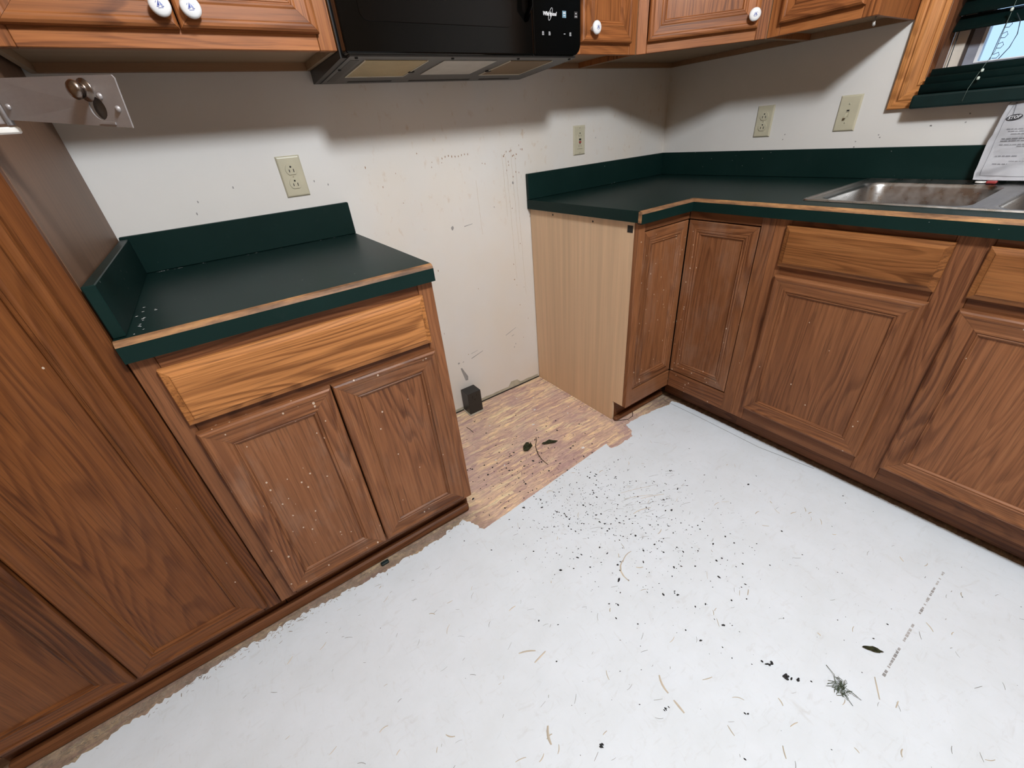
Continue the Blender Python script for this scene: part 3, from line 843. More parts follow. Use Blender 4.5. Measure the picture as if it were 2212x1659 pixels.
# ------------------------------------------------------------------ counters
CT, CB_ = 0.914, 0.8762
lc = empty('countertop', (-2.0, -0.32, CB_), 'short dark green laminate countertop with back and side splash, on the left cabinet', 'countertop')
X0, X1, YF = -2.3105, -1.6870, -0.635
slab('worktop', [(X0, -0.622), (X1, -0.622), (X1, -0.002), (X0, -0.002)], [], 0.884, CT, LAM, lc)
def edge_pieces(t, path, closed=False, ends=True):
    """front edge along a path (material is on the left of the direction of travel): green fascia below, bare wood bevel above"""
    def offs(d):
        out = []
        n = len(path)
        for i in range(n):
            p = Vector(path[i] + (0,))
            dirs = []
            if i > 0: dirs.append((Vector(path[i] + (0,)) - Vector(path[i - 1] + (0,))).normalized())
            if i < n - 1: dirs.append((Vector(path[i + 1] + (0,)) - Vector(path[i] + (0,))).normalized())
            ns = [Vector((-q.y, q.x, 0)) for q in dirs]
            if len(ns) == 2:
                m = (ns[0] + ns[1]); m = m / (m.length_squared / 2) if m.length > 0 else ns[0]
                out.append(p + m * d)
            else: out.append(p + ns[0] * d)
        return out
    def sweep(name, prof, mat):
        bm = bmesh.new()
        loops = [[bm.verts.new((q.x, q.y, z)) for q in offs(d)] for d, z in prof]
        m = len(prof)
        for k in range(m):
            a, b = loops[k], loops[(k + 1) % m]
            for i in range(len(path) - 1): bm.faces.new((a[i], a[i + 1], b[i + 1], b[i]))
        bm.faces.new([l[0] for l in loops]); bm.faces.new([l[-1] for l in reversed(loops)])
        return from_bm(name, bm, mat, t)
    sweep('fascia', [(0.0, 0.9035), (0.0, 0.8720), (0.0185, 0.8720), (0.0185, 0.8755), (0.0125, 0.8838), (0.0125, 0.9035)], LAM)
    s_ = sweep('edge_strip', [(0.0003, 0.9037), (0.0128, 0.9037), (0.0128, CT - 0.0001), (0.0112, CT + 0.0003), (0.0060, 0.9120), (0.0018, 0.9080)], EDGE)
    s_['label'] = 'bare tan wood strip along the bevelled front edge'
edge_pieces(lc, [(X0, YF), (X1, YF)])
box('backsplash', (X0, -0.0195, CT + 0.0002), (X1, -0.0008, 1.016), LAM, lc, 0.002)
box('side_splash', (X0 + 0.0003, -0.612, CT + 0.0002), (X0 + 0.0195, -0.0200, 1.010), LAM, lc, 0.0015)
bm = bmesh.new()
for k in range(34):
    x = random.choice((random.gauss(-2.24, .03), random.uniform(-2.28, -1.72))); y = -0.022 - abs(random.gauss(0, .006)) if k < 20 else random.gauss(-.52, .04)
    if k >= 20: x = random.gauss(-2.272, .010)
    r = random.uniform(.0012, .0030)
    bm.faces.new([bm.verts.new((x + r * math.cos(2 * math.pi * j / 5) * random.uniform(.6, 1.6), y + r * .7 * math.sin(2 * math.pi * j / 5), CT + .0006)) for j in range(5)])
setp(from_bm('plaster_crumbs', bm, PALE), 'white plaster crumbs along the back edge of the short green counter', 'debris', kind='stuff')

rc = empty('countertop', (-0.35, -0.9, CB_), 'long L-shaped dark green laminate countertop wrapping the corner and holding the sink', 'countertop')
XR, XI = -0.917, -0.635
SX0, SX1, SY0, SY1 = -0.545, -0.030, -1.765, -0.950       # sink outer rim
hole = rrect(SX0 + 0.02, SX1 - 0.04, SY0 + 0.02, SY1 - 0.02, 0.04, 4)
slab('worktop', [(XR, -0.002), (XR, -0.622), (-0.622, -0.622), (-0.622, -2.345), (-0.002, -2.345), (-0.002, -0.002)], [hole], CB_ + 0.0002, CT, LAM, rc)
edge_pieces(rc, [(XR + 0.004, YF), (XI, YF), (XI, -2.345)]) if False else None
# path direction: material on the left means going from the far right end toward the corner is reversed; use -x/-y order
def rev_edge():
    # outward offsets are measured from the front line into the counter
    edge_pieces(rc, [(XR + 0.003, YF), (XI, YF), (XI, -2.345)])
rev_edge()
e_ = box('edge_strip', (XR - 0.0008, -0.6335, CB_), (XR + 0.0026, -0.6215, 0.9115), EDGE, rc); 
box('backsplash', (XR, -0.0195, CT + 0.0002), (-0.0205, -0.0008, 1.016), LAM, rc, 0.002)
box('backsplash', (-0.0200, -2.345, CT + 0.0002), (-0.0008, -0.0008, 1.016), LAM, rc, 0.002)

# ------------------------------------------------------------------ sink
sk = empty('kitchen_sink', (-0.29, -1.36, CT), 'double bowl stainless steel sink set into the long green counter under the window', 'sink')
b1 = rrect(-0.520, -0.120, -1.330, -0.985, 0.055, 8); b2 = rrect(-0.520, -0.120, -1.735, -1.375, 0.055, 8)
bm = bmesh.new()
outer = rrect(SX0, SX1, SY0, SY1, 0.018, 4)
def loop(pts, z): return [bm.verts.new((p[0], p[1], z)) for p in pts]
def bridge(a, b):
    for i in range(len(a)): bm.faces.new((a[i], a[(i + 1) % len(a)], b[(i + 1) % len(b)], b[i]))
o0 = loop(outer, CT + 0.0006)
o1 = loop(rrect(SX0 + .003, SX1 - .003, SY0 + .003, SY1 - .003, .016, 4), CT + .0045)
o2 = loop(rrect(SX0 + .012, SX1 - .012, SY0 + .012, SY1 - .012, .012, 4), CT + .0050)
o3 = loop(rrect(SX0 + .017, SX1 - .017, SY0 + .017, SY1 - .017, .010, 4), CT + .0025)
bridge(o0, o1); bridge(o1, o2); bridge(o2, o3)
rims = []
edges = [bm.edges.get((o3[i], o3[(i + 1) % len(o3)])) for i in range(len(o3))]
for b in (b1, b2):
    l = loop(b, CT + .0020); rims.append(l)
    edges += [bm.edges.new((l[i], l[(i + 1) % len(l)])) for i in range(len(l))]
bmesh.ops.triangle_fill(bm, edges=edges, use_beauty=True)
from_bm('sink_deck', bm, STEEL, sk)
for (x0, x1, y0, y1) in ((-0.520, -0.120, -1.330, -0.985), (-0.520, -0.120, -1.735, -1.375)):
    bm = bmesh.new(); prev = None
    for ins, z, r in ((-.0002, CT + .0021, .055), (.003, CT - .002, .055), (.006, CT - .010, .055), (.012, CT - .10, .052), (.016, CT - .135, .05), (.024, CT - .153, .045), (.040, CT - .162, .035), (.06, CT - .165, .03)):
        l = loop(rrect(x0 + ins, x1 - ins, y0 + ins, y1 - ins, r, 8), z)
        if prev: bridge(prev, l)
        prev = l
    bm.faces.new(prev)
    bw = from_bm('bowl', bm, STEEL, sk, True)
    lathe('drain', [(0, .004), (.030, .004), (.040, .0015), (.042, 0)], ((x0 + x1) / 2, (y0 + y1) / 2, CT - .1645), (0, 0, 1), CHROME, bw, 24)

# ------------------------------------------------------------------ crumpled notice behind the sink
PYL = [(0.926, -1.241), (0.944, -1.2395), (1.000, -1.2365), (1.036, -1.2345), (1.043, -1.2365), (1.075, -1.2362), (1.090, -1.2362), (1.101, -1.2372), (1.129, -1.2400), (1.138, -1.2475), (1.140, -1.262)]
def lerp_left(z):
    for (z0, y0), (z1, y1) in zip(PYL[:-1], PYL[1:]):
        if z <= z1: return y0 + (y1 - y0) * (z - z0) / (z1 - z0)
    return PYL[-1][1]
def paper_pt(y, z, off=0.0):
    c = noise.noise(Vector((y * 14, z * 14, 2))) * 0.010 + abs(noise.noise(Vector((y * 9 + z * 22, z * 6 - y * 15, 7)))) * 0.016
    c += 0.010 * max(0, 1 - abs((z - 0.972 + (y + 1.3) * .35)) / 0.02)
    x = -0.086 + (z - 0.926) * 0.20 - c
    return Vector((x - off, y, z))
bm = bmesh.new()
rows = 34; cols = 40; grid = []
for j in range(rows + 1):
    z = 0.926 + (1.139 - 0.926) * j / rows; yl = lerp_left(z)
    grid.append([bm.verts.new(paper_pt(yl + (-1.47 - yl) * (i / cols), z)) for i in range(cols + 1)])
for j in range(rows):
    for i in range(cols): bm.faces.new((grid[j][i], grid[j][i + 1], grid[j + 1][i + 1], grid[j + 1][i]))
ext = bmesh.ops.solidify(bm, geom=list(bm.faces), thickness=0.0006)
notice = from_bm('paper_notice', bm, PAPER, None, True)
setp(notice, 'crumpled white printed paper notice headed STOP, propped on the sink ledge', 'paper')
def pstrip(bm, pts, w, off=0.0016):
    for (y0, z0), (y1, z1) in zip(pts[:-1], pts[1:]):
        n = max(1, int(math.hypot(y1 - y0, z1 - z0) / 0.004))
        d = Vector((y1 - y0, z1 - z0)).normalized(); px, pz = -d.y * w / 2, d.x * w / 2
        pr = None
        for i in range(n + 1):
            y, z = y0 + (y1 - y0) * i / n, z0 + (z1 - z0) * i / n
            a, b = bm.verts.new(paper_pt(y + px, z + pz, off)), bm.verts.new(paper_pt(y - px, z - pz, off))
            if pr: bm.faces.new((pr[0], a, b, pr[1]))
            pr = (a, b)
bm = bmesh.new()
pstrip(bm, [(-1.2535, 0.938), (-1.2515, 1.000), (-1.2495, 1.040), (-1.2465, 1.070), (-1.2480, 1.100), (-1.2520, 1.126), (-1.45, 1.128)], 0.0011)
pstrip(bm, [(-1.2535, 0.938), (-1.46, 0.936)], 0.0010)
pstrip(bm, [(-1.2550, 1.126), (-1.2590, 1.096)], 0.0024)
from_bm('printed_border', bm, INKG, notice)
bm = bmesh.new()
for z, y0, y1, w in ((1.060, -1.262, -1.40, .0022), (1.0545, -1.268, -1.39, .0018), (1.048, -1.277, -1.38, .0018), (1.036, -1.262, -1.41, .0022), (1.030, -1.262, -1.36, .0018), (1.020, -1.263, -1.37, .0020), (1.015, -1.30, -1.38, .0018), (0.990, -1.265, -1.312, .0028), (0.970, -1.268, -1.30, .0022), (.977, -1.30, -1.40, .0009)):
    y = y0
    while y > y1:
        L = random.uniform(.004, .012); pstrip(bm, [(y, z), (max(y - L, y1), z)], w); y -= L + random.uniform(.001, .0025)
setp(from_bm('text_lines', bm, INKG, notice), kind='stuff')
bm = bmesh.new()
cy, cz = -1.2650, 1.089
ring = [paper_pt(cy + .0165 * math.cos(a) * -1, cz + .0078 * math.sin(a) + .0022 * -math.cos(a) * -1, .0022) for a in [2 * math.pi * k / 24 for k in range(24)]]
bm.faces.new([bm.verts.new(p) for p in ring])
from_bm('stop_badge', bm, INK, notice)
text_mesh('stop_lettering', 'STOP', 0.0105, lambda c: paper_pt(cy - c.x, cz + c.y + c.x * .13, .0040), PAPER, notice, 0.15, 0.0, 0.0003)
cl = lathe('hose_washer', [(0, .004), (.012, .004), (.013, .002), (.013, 0)], (-0.085, -1.262, CT + .0045), (0, 0, 1), WHITEP, None, 20)
setp(cl, 'flat pale washer lying on the sink ledge in front of the paper', 'washer')
rp = box('red_cap', (-0.105, -1.300, CT + .0040), (-0.090, -1.276, CT + .012), RED, None, 0.003, 2)
setp(rp, 'small red plastic cap on the sink ledge below the paper', 'cap')

# ------------------------------------------------------------------ upper cabinets
ZU, ZTOP, DU = 1.3755, 2.13, 0.303
def upper(t, F, w, depth, doors, tone='upper', hax='x', stile=0.040, rail=0.040, knobs=()):
    fbox('side_panel', F, 0.0005, 0.012, ZU, ZTOP, -depth + 0.001, -0.0195, UNDER if False else oak('z', tone), t, 0)
    fbox('side_panel', F, w - 0.012, w - 0.0005, ZU, ZTOP, -depth + 0.001, -0.0195, oak('z', tone), t, 0)
    fbox('bottom_panel', F, 0.0125, w - 0.0125, ZU + 0.018, ZU + 0.030, -depth + 0.018, -0.0195, UNDER, t, 0)
    fbox('hanging_rail', F, 0.0125, w - 0.0125, ZU, ZU + 0.070, -depth + 0.001, -depth + 0.0175, RAILW, t, 0)
    fbox('top_panel', F, 0.0125, w - 0.0125, ZTOP - 0.012, ZTOP, -depth + 0.018, -0.0195, UNDER, t, 0)
    fbox('face_stile', F, 0.0, stile, ZU, ZTOP, -0.019, 0, oak('z', tone), t)
    fbox('face_stile', F, w - stile, w, ZU, ZTOP, -0.019, 0, oak('z', tone), t)
    fbox('face_rail', F, stile + .0005, w - stile - .0005, ZU, ZU + rail, -0.019, -0.0003, oak(hax, tone), t)
    fbox('face_rail', F, stile + .0005, w - stile - .0005, ZTOP - rail, ZTOP, -0.019, -0.0003, oak(hax, tone), t)
    for i, (a, b, ku) in enumerate(doors):
        d = door(F, a, b, ZU + 0.030, ZTOP - 0.028, t, tone, 0.0, hax)
        if ku is not None: knob(F, ku[0], ku[1], 0.0155, d)

ul = empty('wall_cabinet', (-2.0, -0.15, ZU), 'oak wall cabinet with two doors and two white knobs, left of the microwave', 'cabinet')
FUL = Frame((-2.3035, -DU, 0), (1, 0, 0), (0, -1, 0))
upper(ul, FUL, 0.6135, DU, ((0.036, 0.3015, (0.2815, 1.4365)), (0.3045, 0.578, (0.3320, 1.4355))))
for o in ul.children:
    if o.name.startswith('side_panel'):
        o.data.materials.clear(); o.data.materials.append(UNDER)
us = empty('narrow_wall_cabinet', (-0.76, -0.15, ZU), 'narrow oak wall cabinet with one small door, right of the microwave', 'cabinet')
FUS = Frame((-0.920, -DU, 0), (1, 0, 0), (0, -1, 0))
upper(us, FUS, 0.309, DU, ((0.030, 0.269, (0.074, 1.439)),), stile=0.037)
ud = empty('corner_wall_cabinet', (-0.25, -0.25, ZU), 'diagonal oak corner wall cabinet with one door facing the room', 'cabinet')
r2 = math.sqrt(0.5)
FD = Frame((-0.610, -DU, 0), (r2, -r2, 0), (-r2, -r2, 0)); WD = (0.610 - DU) * math.sqrt(2)
fbox('face_stile', FD, 0.0008, 0.036, ZU, ZTOP, -0.019, 0, oak('z', 'upper'), ud)
fbox('face_stile', FD, WD - 0.036, WD - 0.0008, ZU, ZTOP, -0.019, 0, oak('z', 'upper'), ud)
fbox('face_rail', FD, 0.0365, WD - 0.0365, ZU, ZU + 0.038, -0.019, -0.0003, oak('d', 'upper'), ud)
fbox('face_rail', FD, 0.0365, WD - 0.0365, ZTOP - 0.04, ZTOP, -0.019, -0.0003, oak('d', 'upper'), ud)
dd = door(FD, 0.038, WD - 0.038, ZU + 0.030, ZTOP - 0.028, ud, 'upper', 0.0, 'd')
knob(FD, WD / 2 + 0.158, 1.440, 0.0155, dd)
slab('bottom_panel', [(-0.590, -0.018), (-0.590, -0.300), (-0.300, -0.590), (-0.018, -0.590), (-0.018, -0.018)], [], ZU + 0.018, ZU + 0.030, UNDER, ud)
slab('top_panel', [(-0.590, -0.018), (-0.590, -0.300), (-0.300, -0.590), (-0.018, -0.590), (-0.018, -0.018)], [], ZTOP - 0.012, ZTOP, UNDER, ud)
box('side_panel', (-0.6085, -0.300, ZU), (-0.5975, -0.001, ZTOP), UNDER, ud)
box('side_panel', (-0.300, -0.6085, ZU), (-0.001, -0.5975, ZTOP), UNDER, ud)
box('hanging_rail', (-0.597, -0.0175, ZU), (-0.018, -0.001, ZU + 0.07), RAILW, ud)
box('hanging_rail', (-0.0175, -0.597, ZU), (-0.001, -0.001, ZU + 0.07), RAILW, ud)
ur = empty('end_wall_cabinet', (-0.15, -0.77, ZU), 'oak wall cabinet beside the window, its plain side facing the window trim', 'cabinet')
FUR = Frame((-DU, -0.6105, 0), (0, -1, 0), (-1, 0, 0))
upper(ur, FUR, 0.316, DU, ((0.0395, 0.279, (0.245, 1.475)),), hax='y')
hk = tube('cup_hook', [(-0.245, -0.902, ZU + 0.004), (-0.245, -0.902, ZU - 0.010), (-0.250, -0.905, ZU - 0.017), (-0.262, -0.908, ZU - 0.017), (-0.268, -0.909, ZU - 0.010)], 0.0035, WHITEP, None, 10)
setp(hk, 'small white cup hook screwed under the wall cabinet beside the window', 'hook')

# ------------------------------------------------------------------ over-the-range microwave
mw = empty('microwave', (-1.305, -0.18, 1.345), 'black over-the-range microwave between the wall cabinets', 'microwave')
MX0, MX1, MY = -1.6893, -0.9255, -0.312
def zund(y): return 1.3425 - 0.058 * y * 1.0
bm = bmesh.new()
prof = [(-0.001, 1.3435), (-0.012, 1.3430), (MY, 1.3605), (MY, 1.778), (-0.001, 1.778)]
A = [bm.verts.new((MX0, y, z)) for y, z in prof]; B = [bm.verts.new((MX1, y, z)) for y, z in prof]
bm.faces.new(A); bm.faces.new(list(reversed(B)))
for i in range(5): bm.faces.new((A[i], A[(i + 1) % 5], B[(i + 1) % 5], B[i]))
from_bm('case', bm, BLACKM, mw)
FM = Frame((MX0, MY, 0), (1, 0, 0), (0, -1, 0)); WM = MX1 - MX0
UO = -1.6845 - MX0      # key positions are measured from the case edge
def rounded_plate(name, u0, u1, v0, v1, n0, n1, mat, parent, rads, ins=0.004):
    """plate with its four corner radii (bl, br, tr, tl) and a softened front edge"""
    def outline(i_):
        pts = []
        for (cu_, cv_, sx, sy, a0, r) in ((u1, v1, -1, -1, 0, rads[2]), (u0, v1, 1, -1, 90, rads[3]), (u0, v0, 1, 1, 180, rads[0]), (u1, v0, -1, 1, 270, rads[1])):
            r = max(r, i_ + 0.001)
            for k in range(7):
                a = math.radians(a0 + 90 * k / 6)
                pts.append((cu_ + sx * r + (r - i_) * math.cos(a), cv_ + sy * r + (r - i_) * math.sin(a)))
        return pts
    bm = bmesh.new(); prev = None
    for i_, n_ in ((0, n0), (0, n1 - ins), (ins * .3, n1 - ins * .3), (ins, n1)):
        l = [bm.verts.new(FM((p[0], p[1], n_))) for p in outline(i_)]
        if prev:
            for k in range(len(l)): bm.faces.new((prev[k], prev[(k + 1) % len(l)], l[(k + 1) % len(l)], l[k]))
        else: bm.faces.new(list(reversed(l)))
        prev = l
    bm.faces.new(prev)
    return from_bm(name, bm, mat, parent)
US = 0.572
mdoor = rounded_plate('door', 0.004, US - 0.001, 1.3640, 1.730, 0.0006, 0.040, GLOSS, mw, (.006, .004, .004, .006))
rounded_plate('control_panel', US + 0.001, WM - 0.001, 1.3640, 1.730, 0.0006, 0.038, GLOSS, mw, (.004, .030, .006, .004))
rounded_plate('window_glass', 0.055, US - 0.075, 1.425, 1.700, 0.0395, 0.0412, plain('microwave_window', (0.0024, 0.0018, 0.0015), 0.14, spec=0.2), mdoor, (.02, .02, .02, .02), 0.0008)
bm = bmesh.new(); tube_bm(bm, [FM((US - 0.028, 1.70, 0.040)), FM((US - 0.028, 1.68, 0.066)), FM((US - 0.028, 1.47, 0.066)), FM((US - 0.026, 1.445, 0.040))], 0.008, 10)
from_bm('handle', bm, GLOSS, mdoor, True)
rounded_plate('top_grille', 0.004, WM - 0.001, 1.734, 1.776, 0.0006, 0.035, BLACKM, mw, (.004, .004, .006, .006))
# lettering and key marks on the control panel
NP = 0.0384
def FT(u, v): return lambda c: FM((u + UO + c.x, v + c.y, NP + c.z))
lg = text_mesh('logo_lettering', 'Whirlpool', 0.0125, FT(0.6310, 1.4615), LOGO, mw, 0.25, 0.0002, 0.0004)
bm = bmesh.new()
pts = [(0.634 + UO + .0055 * math.cos(a) + .006 * math.sin(a), 1.4610 + .0145 * math.sin(a)) for a in [2 * math.pi * k / 28 for k in range(29)]]
for (a, b) in zip(pts[:-1], pts[1:]):
    d = Vector((b[0] - a[0], b[1] - a[1])); d.normalize(); ox, oy = -d.y * .0008, d.x * .0008
    bm.faces.new([bm.verts.new(FM((p[0], p[1], NP + .0004))) for p in ((a[0] + ox, a[1] + oy), (b[0] + ox, b[1] + oy), (b[0] - ox, b[1] - oy), (a[0] - ox, a[1] - oy))])
from_bm('logo_swirl', bm, PRINT, mw)
def key(u, v, w, h, mat, lines):
    u += UO
    bm = bmesh.new(); add_box(bm, (u - w / 2, v - h / 2, NP - .0006), (u + w / 2, v + h / 2, NP + .0004), FM)
    kb = from_bm('key', bm, mat, mw)
    bm = bmesh.new()
    for (dv, lw, lh) in lines:
        x = -lw / 2
        while x < lw / 2:
            L = random.uniform(.0012, .0024); add_box(bm, (u + x, v + dv - lh / 2, NP + .0004), (u + min(x + L, lw / 2), v + dv + lh / 2, NP + .0008), FM); x += L + .0006
    setp(from_bm('key_print', bm, LOGO if mat is PRINTB else PRINT, kb), kind='stuff')
key(0.6885, 1.4625, 0.0150, 0.0160, PRINTB, ((.003, .009, .0035), (-.003, .007, .002)))
key(0.7360, 1.4630, 0.0140, 0.0160, plain('dark_key', (0.03, 0.028, 0.028), .4), ((.003, .0055, .0032), (-.004, .009, .003)))
for u in (0.6035, 0.6285, 0.6885, 0.7125):
    key(u, 1.4165, 0.0085, 0.0110, GLOSS, ((.003, .0065, .0026), (0, .0075, .0022), (-.0032, .0075, .0024)) if u != 0.6885 else ((0, .0065, .002),))
# underside pan
def Uu(x, y, dz=0.0): return Vector((x, y, 1.3427 - (y + 0.012) * 0.0583 - dz))
def upan(name, x0, x1, y0, y1, mat, parent, d0, d1):
    bm = bmesh.new()
    add_box(bm, (x0, y0, d0), (x1, y1, d1), lambda p: Uu(p.x, p.y, p.z))
    return from_bm(name, bm, mat, parent)
pan = upan('underside_pan', MX0 + .016, MX1 - .012, -0.336, -0.016, PAN, mw, -0.004, 0.0012)
for (x0, x1, m_) in ((-1.628, -1.448, FILT1), (-1.175, -1.005, FILT2)):
    f = upan('grease_filter', x0 + .004, x1 - .004, -0.303, -0.122, m_, mw, .0014, .0028)
    if m_ is FILT2: f['label'] = 'brown greasy mesh filter'
    else: f['label'] = 'yellowed mesh filter'
    upan('filter_edge', x0, x1, -0.121, -0.114, FRAMEF, f, .0013, .0036); upan('filter_edge', x0, x0 + .0035, -0.303, -0.122, FRAMEF, f, .0013, .0036); upan('filter_edge', x1 - .0035, x1, -0.303, -0.122, FRAMEF, f, .0013, .0036)
    upan('filter_clip', (x1 if m_ is FILT1 else x0) - .006, (x1 if m_ is FILT1 else x0) + .010, -0.18, -0.168, SLOT, f, .0013, .0045)
upan('lamp_lens', -1.400, -1.222, -0.303, -0.135, LENS, mw, .0014, .003)
for (x0, x1) in ((-1.60, -1.46), (-1.40, -1.17), (-1.13, -1.00)):
    upan('vent_slot', x0, x1, -0.050, -0.036, SLOT, mw, .0013, .0018)
upan('side_recess', -1.662, -1.640, -0.30, -0.05, BLACKM, mw, .0013, .0017)
for (x, y) in ((-1.655, -.326), (-1.385, -.326), (-1.16, -.326), (-.955, -.326), (-1.664, -.20)):
    lathe('screw', [(0, .003), (.004, .003), (.0045, .0)], Uu(x, y, .0012), (0, 0, -1), SLOT, mw, 10)

# ------------------------------------------------------------------ outlets and switch
def plate_base(name, F, u, v, label, cat, group=None):
    t = empty(name, F((u, v, 0)), label, cat, group)
    bm = bmesh.new(); w, h = 0.035, 0.0575; rings = []
    for ins, n_ in ((0, 0.0004), (0.0004, 0.0020), (0.0035, 0.0052), (0.006, 0.0058)):
        rings.append([bm.verts.new(F((u + sx * (w - ins), v + sy * (h - ins), n_))) for sx, sy in ((-1, -1), (1, -1), (1, 1), (-1, 1))])
    for a, b in zip(rings[:-1], rings[1:]):
        for k in range(4): bm.faces.new((a[k], a[(k + 1) % 4], b[(k + 1) % 4], b[k]))
    bm.faces.new(rings[-1]); bm.faces.new(list(reversed(rings[0])))
    from_bm('cover_plate', bm, IVORY, t)
    return t
def slot(F, u, v, w, h, n_, parent, mat=SLOT, name='slot', d=.0004):
    return fbox(name, F, u - w / 2, u + w / 2, v - h / 2, v + h / 2, n_ - .0003, n_ + d, mat, parent, 0)
def screw(F, u, v, n_, parent):
    s_ = lathe('screw', [(0, .0012), (.0025, .0011), (.0032, 0)], F((u, v, n_)), F.N, IVORY, parent, 12)
    slot(F, u, v, .0008, .0045, n_ + .0011, s_)
def duplex(F, u, v, label, group=None):
    t = plate_base('duplex_outlet', F, u, v, label, 'outlet', group)
    for dv in (0.0195, -0.0195):
        bm = bmesh.new()
        pts = []
        for k in range(32):
            a = 2 * math.pi * k / 32
            pts.append((u + 0.0172 * math.cos(a), v + dv + max(-.0145, min(.0145, 0.0172 * math.sin(a)))))
        lo = [bm.verts.new(F((p[0], p[1], .0056))) for p in pts]
        hi = [bm.verts.new(F((u + (p[0] - u) * .96, v + dv + (p[1] - v - dv) * .96, .0082))) for p in pts]
        for k in range(32): bm.faces.new((lo[k], lo[(k + 1) % 32], hi[(k + 1) % 32], hi[k]))
        bm.faces.new(hi)
        f = from_bm('receptacle', bm, IVORY, t)
        slot(F, u - .0062, v + dv - .003, .0022, .0075, .0083, f); slot(F, u + .0062, v + dv - .003, .0022, .0090, .0083, f)
        lathe('ground_hole', [(0, .0004), (.0026, .0004), (.0026, 0)], F((u, v + dv + .0078, .0083)), F.N, SLOT, f, 14)
    screw(F, u, v, .0058, t)
    return t
FBK = Frame((0, 0, 0), (1, 0, 0), (0, -1, 0)); FRT = Frame((0, 0, 0), (0, -1, 0), (-1, 0, 0))
duplex(FBK, -1.828, 1.110, 'ivory duplex outlet on the back wall above the short green counter')
duplex(FRT, 0.5045, 1.1235, 'ivory duplex outlet on the right wall, beside the light switch')
t = plate_base('gfci_outlet', FBK, -0.605, 1.117, 'ivory outlet with black and red test buttons, near the corner of the back wall', 'outlet')
f = rounded = fbox('receptacle', FBK, -0.605 - .0165, -0.605 + .0165, 1.117 - .0335, 1.117 + .0335, .0050, .0078, IVORY, t, .0015)
slot(FBK, -0.605, 1.117 + .0035, .011, .0075, .0078, f, SLOT, 'test_button', .0016); slot(FBK, -0.605, 1.117 - .0065, .012, .0070, .0078, f, RED, 'reset_button', .0016)
for s in (1, -1):
    slot(FBK, -0.611, 1.117 + s * .0175 - (0 if s > 0 else .004), .0018, .0075, .0078, f, plain('worn_slot', (.16, .14, .10), .6)); slot(FBK, -0.599, 1.117 + s * .0175 - (0 if s > 0 else .004), .0018, .0075, .0078, f, plain('worn_slot', (.16, .14, .10), .6))
lathe('ground_hole', [(0, .0004), (.0026, .0004), (.0026, 0)], FBK((-0.605, 1.117 + .0275, .0078)), FBK.N, SLOT, f, 12)
lathe('ground_hole', [(0, .0004), (.0026, .0004), (.0026, 0)], FBK((-0.605, 1.117 - .0125, .0078)), FBK.N, SLOT, f, 12)
screw(FBK, -0.605, 1.117 + .048, .0058, t); screw(FBK, -0.605, 1.117 - .048, .0058, t)
t = plate_base('light_switch', FRT, 0.8115, 1.130, 'ivory toggle light switch on the right wall, next to the window trim', 'switch')
slot(FRT, 0.8115, 1.130, .0105, .0245, .0058, t, plain('switch_well', (.36, .33, .24), .5), 'toggle_well', .0003)
bm = bmesh.new()
add_box(bm, (-.004, -.0035, 0), (.004, .0035, .013), lambda p: FRT((0.8115 + p.x * (1 - p.z * 12), 1.1285 + p.y * (1 - p.z * 12) - p.z * .75, .0060 + p.z)))
from_bm('toggle', bm, IVORY, t)
slot(FRT, 0.8115, 1.139, .008, .0045, .0061, t)
screw(FRT, 0.8115, 1.130 + .030, .0058, t); screw(FRT, 0.8115, 1.130 - .030, .0058, t)

rr = empty('range_receptacle', (-1.352, -0.036, 0.0), 'black surface-mounted range receptacle box on the bare subfloor at the wall', 'outlet')
box('base_plate', (-1.391, -0.074, 0.0006), (-1.312, -0.0045, 0.0065), plain('cream_plate', (.50, .45, .36), .6), rr, .001)
box('housing', (-1.388, -0.071, 0.0067), (-1.3155, -0.0045, 0.123), BLACKP, rr, .0022, 2)
FR_ = Frame((-1.352, -0.071, 0), (1, 0, 0), (0, -1, 0))
for (u, v, w, h) in ((-.011, .099, .003, .014), (.011, .104, .003, .014), (.0, .084, .012, .003), (-.0, .080, .003, .010)):
    slot(FR_, u, v, w, h, 0.0002, rr, SLOT)

# ------------------------------------------------------------------ hasp lock on the pantry
hp = empty('hasp_lock', (-2.295, -0.640, 1.265), 'scratched grey metal hasp with turn knob and slot, swung out from the pantry door', 'lock')
FHm = Frame((0, -0.6365, 0), (1, 0, 0), (0, -1, 0))
fbox('mount_plate', FHm, -2.338, -2.272, 1.238, 1.292, 0.0003, 0.0025, HASP, hp, .0008)
tube('hinge_barrel', [(-2.268, -0.6425, 1.236), (-2.268, -0.6425, 1.294)], 0.0042, HASP, hp, 12)
fbox('catch_bar', FHm, -2.335, -2.262, 1.226, 1.2345, 0.0003, 0.008, WHITEP, hp, .002)
LBv, LTv = Vector((-2.264, -0.6475, 1.2415)), Vector((-2.264, -0.6475, 1.2875))
RBv, RTv = Vector((-2.1292, -0.815, 1.2150)), Vector((-2.1243, -0.815, 1.2690))
def HP(a, b, n_=0.0):
    """a 0..1 along the strap, b 0..1 upward, n_ metres toward the room"""
    p = LBv.lerp(RBv, a).lerp(LTv.lerp(RTv, a), b)
    nn = (RBv - LBv).cross(LTv - LBv).normalized()
    if nn.y > 0: nn = -nn
    return p + nn * n_
HLn, HWd = (RBv - LBv).length, 0.050
sl = [(0.775, 0.40), 0.056, 0.175]
bm = bmesh.new()
out = [(0.0, 0.0), (1.0, 0.0), (1.0, .94), (.985, 1.0), (0.0, 1.0)]
hl = [(0.790 + 0.062 * math.cos(a), 0.36 + 0.235 * math.sin(a)) for a in [2 * math.pi * k / 20 for k in range(20)]]
edges = []; L0 = []
